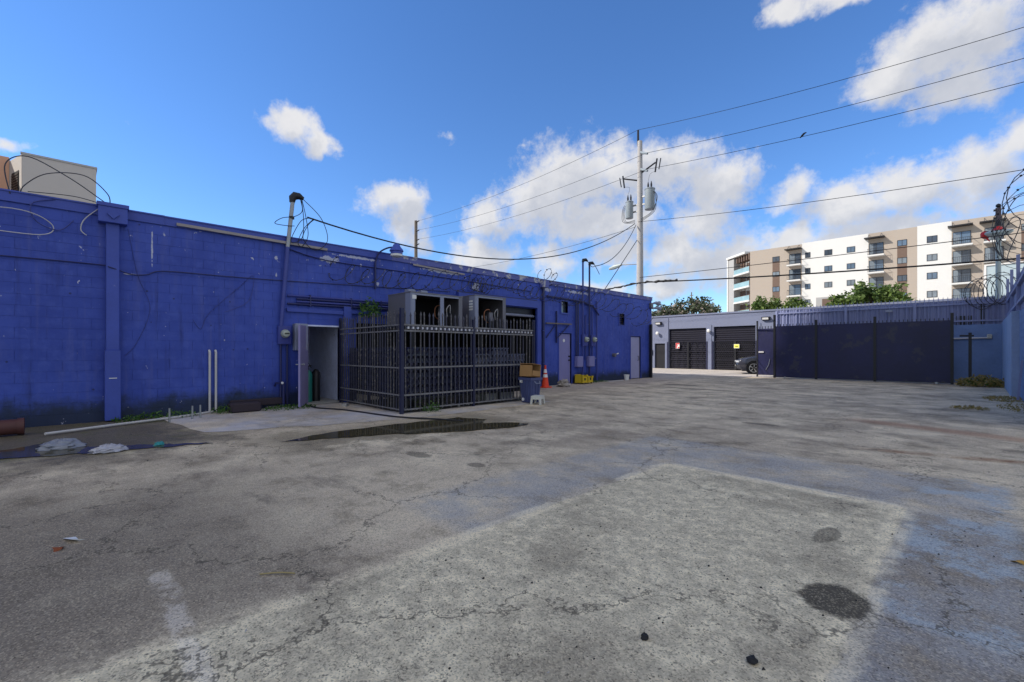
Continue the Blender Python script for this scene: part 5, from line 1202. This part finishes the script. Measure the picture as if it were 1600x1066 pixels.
solo(span((-14.2, YP - .2, 8.8), (-38, 21, 8.6), .8, .012, 24), 'far_service_wire', M_WIRE, (-14.2, YP, 8.8), 'thin wire sagging left from the tall pole behind the roof', 'cable')
solo(span((-14.15, YP - .25, 8.9), (XW + .22, 16.85, 5.2), .55, .018, 20), 'service_drop', M_WIRE, (XW, 16.8, 5.2), 'cable sagging from the tall pole to the pair of conduit masts', 'cable')
solo(span((-14.1, YP - .2, 8.0), (XW - .6, 18.6, 4.2), .0, .02, 4), 'guy_wire', M_WIRE, (XW, 18.6, 4.2), 'straight guy wire slanting from the tall pole to the roof', 'cable')
for k, (p, q, sg) in enumerate((((XW + .2, 16.36, 5.35), (XW + .22, 16.85, 5.2), .12), ((XW + .2, 16.84, 5.28), (XW + .3, 17.1, 4.85), -.02))): solo(span(p, q, sg, .014, 8), 'jumper_cable', M_WIRE, p, ['short black jumper between the two conduit masts', 'short black cable end drooping from the right conduit mast'][k], 'cable')
# street light head and splice hardware by the pole
sl_ = thing('street_light', 'small cobra-head street light on an arm left of the tall pole', 'street light', (-14.03, YP, 6.4))
MB().tube([(-14.1, YP, 6.6), (-15.3, YP - .1, 6.7)], .03, 6).build('arm', M_STEEL, sl_); MB().tube([(-15.2, YP - .1, 6.7), (-15.7, YP - .1, 6.62), (-16.1, YP - .1, 6.55)], [.06, .15, .08], 8).build('head', M_LAMPG, sl_, True)
rr = random.Random(4)
def lumps(a, b, n_, r0, r1):
    a = Vector(a); b = Vector(b); m_ = MB(); P = []; Q = []
    for k in range(n_ + 1):
        P.append(a + (b - a) * (k / n_) + Vector((0, 0, rr.uniform(-.03, .03)))); Q.append(rr.uniform(r0, r1))
    return m_.tube(P, Q, 7)
solo(lumps((-13.85, YP - .25, 5.45), (-11.6, YP - .25, 5.33), 16, .03, .085), 'cable_splice', M_WIRE, (-13, YP - .25, 5.5), 'lumpy black splice on the thick cable at the tall pole', 'splice')
solo(lumps((-14.2, YP - .22, 5.42), (-16.8, YP - .17, 5.22), 18, .03, .085), 'cable_splice', M_WIRE, (-15.5, YP - .25, 5.2), 'lumpy black splice just left of the tall pole above the roof', 'splice')
bdv = MB().tube([(-5.68, YP - .33, 11.19), (-5.6, YP - .33, 11.26), (-5.53, YP - .33, 11.33), (-5.46, YP - .33, 11.36), (-5.41, YP - .33, 11.35)], [.015, .045, .045, .03, .008], 7)
bird_mb = bdv
# lamp post with red lantern at right
LX, LY = .67, 29.5
lpz = thing('lamp_post', 'pale grey lamp post with flat round head and red ornaments at the right edge', 'lamp post', (LX, LY, 0))
MB().tube([(LX, LY, 0), (LX, LY, 6.4)], [.10, .085], 12).build('post', M_LAMPG, lpz, True)
Mt = Matrix.Rotation(R(12), 3, 'X')
MB().lathe([(.10, -.16), (.36, -.08), (.45, .0), (.46, .07), (.40, .12), (.12, .15)], (LX, LY - .05, 6.62), 20, Mt).build('head', M_LAMPG, lpz, True)
for k in range(4): MB().obox((LX - .2 + k * .13, LY - .42, 6.66), (.07, .03, .10), Mt).build('vent_slot', M_DARK, lpz)
MB().lathe([(.22, 0), (.19, .04), (.08, .13), (.05, .15)], (LX, LY - .05, 6.78), 14, Mt).build('red_cap', M_RED, lpz, True)
MB().tube([(LX, LY, 6.95), (LX, LY, 7.25)], [.13, .08], 8).build('stem', M_BLACK, lpz); MB().box(LX - .09, LX + .09, LY - .08, LY + .08, 7.2, 7.75).build('camera_body', mat('dark_bronze', (.10, .075, .09), .5), lpz); MB().lathe([(.03, 0), (.09, .06), (.08, .14), (.02, .18)], (LX, LY, 7.76), 10).build('cap', M_BLACK, lpz, True)
for z in (7.3, 7.65): MB().obox((LX - .1, LY - .05, z), (.10, .12, .07), Matrix.Identity(3)).build('clamp', M_BLACK, lpz)
MB().tube([(LX - .3, LY, 6.75), (LX - .45, LY - .05, 6.78)], .03, 6).build('bracket', M_BLACK, lpz); MB().lathe([(.04, -.2), (.13, -.12), (.16, .0), (.10, .12), (.03, .16)], (LX - .42, LY - .05, 6.62), 10, Matrix.Rotation(R(-30), 3, 'Y')).build('red_lantern', M_RED, lpz, True)
MB().tube([(LX - .36, LY - .05, 6.45), (LX - .26, LY - .05, 6.3)], [.04, .02], 6).build('red_tassel', M_RED, lpz)
# distant thin mast behind the garage
solo(MB().tube([(-27.7, 62, 0), (-27.7, 62, 9.6)], .07, 6).box(-27.95, -27.45, 61.97, 62.03, 9.1, 9.2), 'distant_pole', M_WOOD, (-27.7, 62, 0), 'thin distant pole standing among the trees behind the garage', 'pole')

# ================================================================== TREES
def tree(x, y, h, cr, ch, seed, m_, label, nl=2600, leafl=.35):
    rr = random.Random(seed); t = thing('tree', label, 'tree', (x, y, 0)); tr = MB(); tips = []
    ht = h - ch * .75
    tr.tube([(x, y, 0), (x + .1, y, ht * .5), (x, y, ht)], [.28, .2, .15], 8)
    for k in range(13):
        a = rr.random() * 6.283; q = rr.uniform(.25, .95); e = Vector((x + cr * q * math.cos(a), y + cr * q * math.sin(a), ht + ch * rr.uniform(.15, .85) * (1.15 - .5 * q)))
        s0 = Vector((x, y, ht * rr.uniform(.75, 1))); mid = (s0 + e) / 2 + Vector((0, 0, .2)); tr.tube([s0, mid, e], [.09, .06, .02], 5); tips.append(e)
        for j in range(3): tips.append(e + Vector((rr.gauss(0, cr * .16), rr.gauss(0, cr * .16), rr.gauss(0, ch * .10))))
    tr.build('trunk', M_BARK, t, True); c_ = MB()
    for k in range(nl):
        p = tips[rr.randrange(len(tips))]; s_ = cr * .17; p = p + Vector((rr.gauss(0, s_), rr.gauss(0, s_), rr.gauss(0, s_ * .6)))
        d = Vector((rr.gauss(0, 1), rr.gauss(0, 1), rr.gauss(0, .7))).normalized(); w = d.cross(Vector((rr.gauss(0, 1), rr.gauss(0, 1), rr.gauss(0, 1)))).normalized(); L = leafl * rr.uniform(.6, 1.3)
        c_.add([p, p + d * L * .5 + w * L * .28, p + d * L, p + d * L * .5 - w * L * .28], [(0, 1, 2, 3)])
    c_.build('crown', m_, t)
tree(-26.2, 52, 6.7, 1.9, 2.6, 1, M_LEAF2, 'dull leafy flowering tree behind the left end of the garage')
tree(-23.9, 53, 7.3, 2.0, 3.0, 2, M_LEAF2, 'second dull flowering tree behind the garage, before the thin pole')
tree(-20.9, 51, 6.6, 1.5, 2.4, 3, M_LEAF2, 'small sparse tree behind the garage above the right roller door', 800)
tree(-16.3, 56, 7.0, 1.5, 2.0, 4, M_LEAF, 'green tree top left of the fence spikes, before the beige facade', 1800)
tree(-14.3, 57, 6.9, 1.4, 2.0, 14, M_LEAF, 'low green tree top at the start of the spiked fence', 1600)
tree(-6.1, 50, 7.35, 1.5, 2.8, 5, M_LEAF, 'tall bright green tree in front of the white facade', 3000)
tree(-8.2, 51, 6.7, 1.3, 2.2, 6, M_LEAF, 'rounded green tree left of the tall bright one', 1700)
tree(-4.7, 49.5, 6.1, .9, 1.8, 7, M_LEAF, 'rounded green tree right of the tall bright one', 900)
hb = thing('rooftop_box', 'dark brown rooftop box among the trees behind the fence', 'box', (-11.5, 60, 0)); MB().box(-12.6, -10.6, 60, 62, 0, 7.4).build('body', M_GREYW, hb); MB().box(-12.0, -10.7, 59.9, 59.99, 5.2, 7.2).build('panel', M_BROWN, hb)

# ================================================================== PARKED CAR
car = thing('parked_car', 'dark grey car parked nose out behind the black gate', 'car')
ST = [  # x along the car (front = 0), half width, sill, bumper/hood height, roof
    (0.0, .62, .42, .68), (.06, .74, .30, .78), (.25, .85, .24, .86), (.9, .90, .23, .98), (1.45, .92, .22, 1.06), (3.6, .92, .22, 1.08), (4.3, .88, .26, 1.06), (4.55, .76, .36, .98), (4.62, .6, .5, .9)]
body = MB(); rings = []
for x, hw_, zs, zh in ST: rings.append([(x, -hw_ * .92, zs), (x, -hw_, zs + .12), (x, -hw_, zh - .22), (x, -hw_ * .94, zh - .06), (x, -hw_ * .7, zh), (x, 0, zh + .025), (x, hw_ * .7, zh), (x, hw_ * .94, zh - .06), (x, hw_, zh - .22), (x, hw_, zs + .12), (x, hw_ * .92, zs)])
k = len(rings[0]); fs = []
for i in range(len(rings) - 1):
    for j in range(k): fs.append((i * k + j, i * k + (j + 1) % k, (i + 1) * k + (j + 1) % k, (i + 1) * k + j))
fs.append(tuple(range(k))); fs.append(tuple(range((len(rings) - 1) * k + k - 1, (len(rings) - 1) * k - 1, -1)))
body.add([p for r in rings for p in r], fs); bo = body.build('body', M_CARP, car, True)
gh = MB(); G4 = [(1.30, 1.06, .74, 1.03), (2.05, 1.45, .62, 1.03), (2.6, 1.50, .62, 1.05), (3.4, 1.46, .60, 1.06), (4.25, 1.08, .70, 1.04)]
vs_ = []; fs = []
for x, z, w, zb in G4: vs_ += [(x, -.82, zb), (x, -w, z), (x, 0, z + .02), (x, w, z), (x, .82, zb)]
for i in range(4):
    for j in range(4): fs.append((i * 5 + j, i * 5 + j + 1, i * 5 + j + 6, i * 5 + j + 5))
gh.add(vs_, fs); gh.build('greenhouse', M_CARGLASS, car, True)
MB().add([(2.02, -.60, 1.47), (2.6, -.60, 1.525), (3.4, -.58, 1.485), (3.4, .58, 1.485), (2.6, .60, 1.525), (2.02, .60, 1.47), (2.02, 0, 1.49), (2.6, 0, 1.545), (3.4, 0, 1.505)], [(0, 1, 7, 6), (1, 2, 8, 7), (6, 7, 4, 5), (7, 8, 3, 4)]).build('roof', M_CARP, car, True)
for x in (.88, 3.65):
    for s_ in (-1, 1):
        MB().lathe([(.39, 0), (.39, .02)], (x, s_ * .915 - (.0 if s_ > 0 else .0), .36), 20, Matrix(((1, 0, 0), (0, 0, s_), (0, 1, 0)))).build('wheel_arch', M_TYRE, car)
        y0_ = s_ * .74
        w_ = MB().lathe([(.20, 0), (.33, 0), (.345, .03), (.345, .18), (.33, .205), (.24, .21), (.235, .18), (.2, .17)], (x, y0_, .345), 24, Matrix(((1, 0, 0), (0, 0, s_), (0, 1, 0)))).build('wheel', M_TYRE, car, True)
        rm = MB(); Mx = Matrix(((1, 0, 0), (0, 0, s_), (0, 1, 0)))
        rm.lathe([(.245, .195), (.245, .214), (.215, .214), (.215, .195)], (x, y0_, .345), 20, Mx, False)
        for q in range(10):
            an = 2 * math.pi * (q // 2) / 5 + .16 * (q % 2); rm.beam((x + .04 * math.cos(an), y0_ + s_ * .205, .345 + .04 * math.sin(an)), (x + .22 * math.cos(an + .12), y0_ + s_ * .205, .345 + .22 * math.sin(an + .12)), .022, .025)
        rm.build('rim', M_RIM, w_)
for s_ in (-1, 1):
    MB().obox((.14, s_ * .66, .70), (.22, .26, .10), Matrix.Rotation(R(-32 * s_), 3, 'Z')).build('headlight', mat('headlight_glass', (.45, .47, .5), .1, spec=.9), car)
    MB().obox((1.75, s_ * .98, 1.08), (.12, .16, .12), Matrix.Identity(3)).build('mirror', M_CARP, car)
    MB().obox((4.58, s_ * .6, .86), (.1, .24, .12), Matrix.Rotation(R(25 * s_), 3, 'Z')).build('tail_light', M_RED, car)
    for xx in (1.6, 2.6): MB().box(xx, xx + .008, s_ * .918 - .006, s_ * .918 + .006, .3, 1.0).build('door_gap', M_BLACK, car)
MB().box(-.02, .05, -.36, .36, .50, .66).build('grille', M_BLACK, car); MB().box(.0, .1, -.6, .6, .28, .40).build('lower_intake', M_BLACK, car); MB().box(.3, 4.3, -.8, .8, .16, .24).build('underbody', M_BLACK, car)
MB().box(-.03, -.018, -.18, .18, .42, .50).build('number_plate', WHT, car)
car.location = (-10.75, 30.5, 0); car.rotation_euler = (0, 0, R(22)); car.scale = (1.07, 1.07, 1.1)
solo(bird_mb, 'bird', M_BLACK, (-5.53, YP - .33, 11.25), 'tiny dark bird perched on the lowest power line', 'bird', smooth=True)
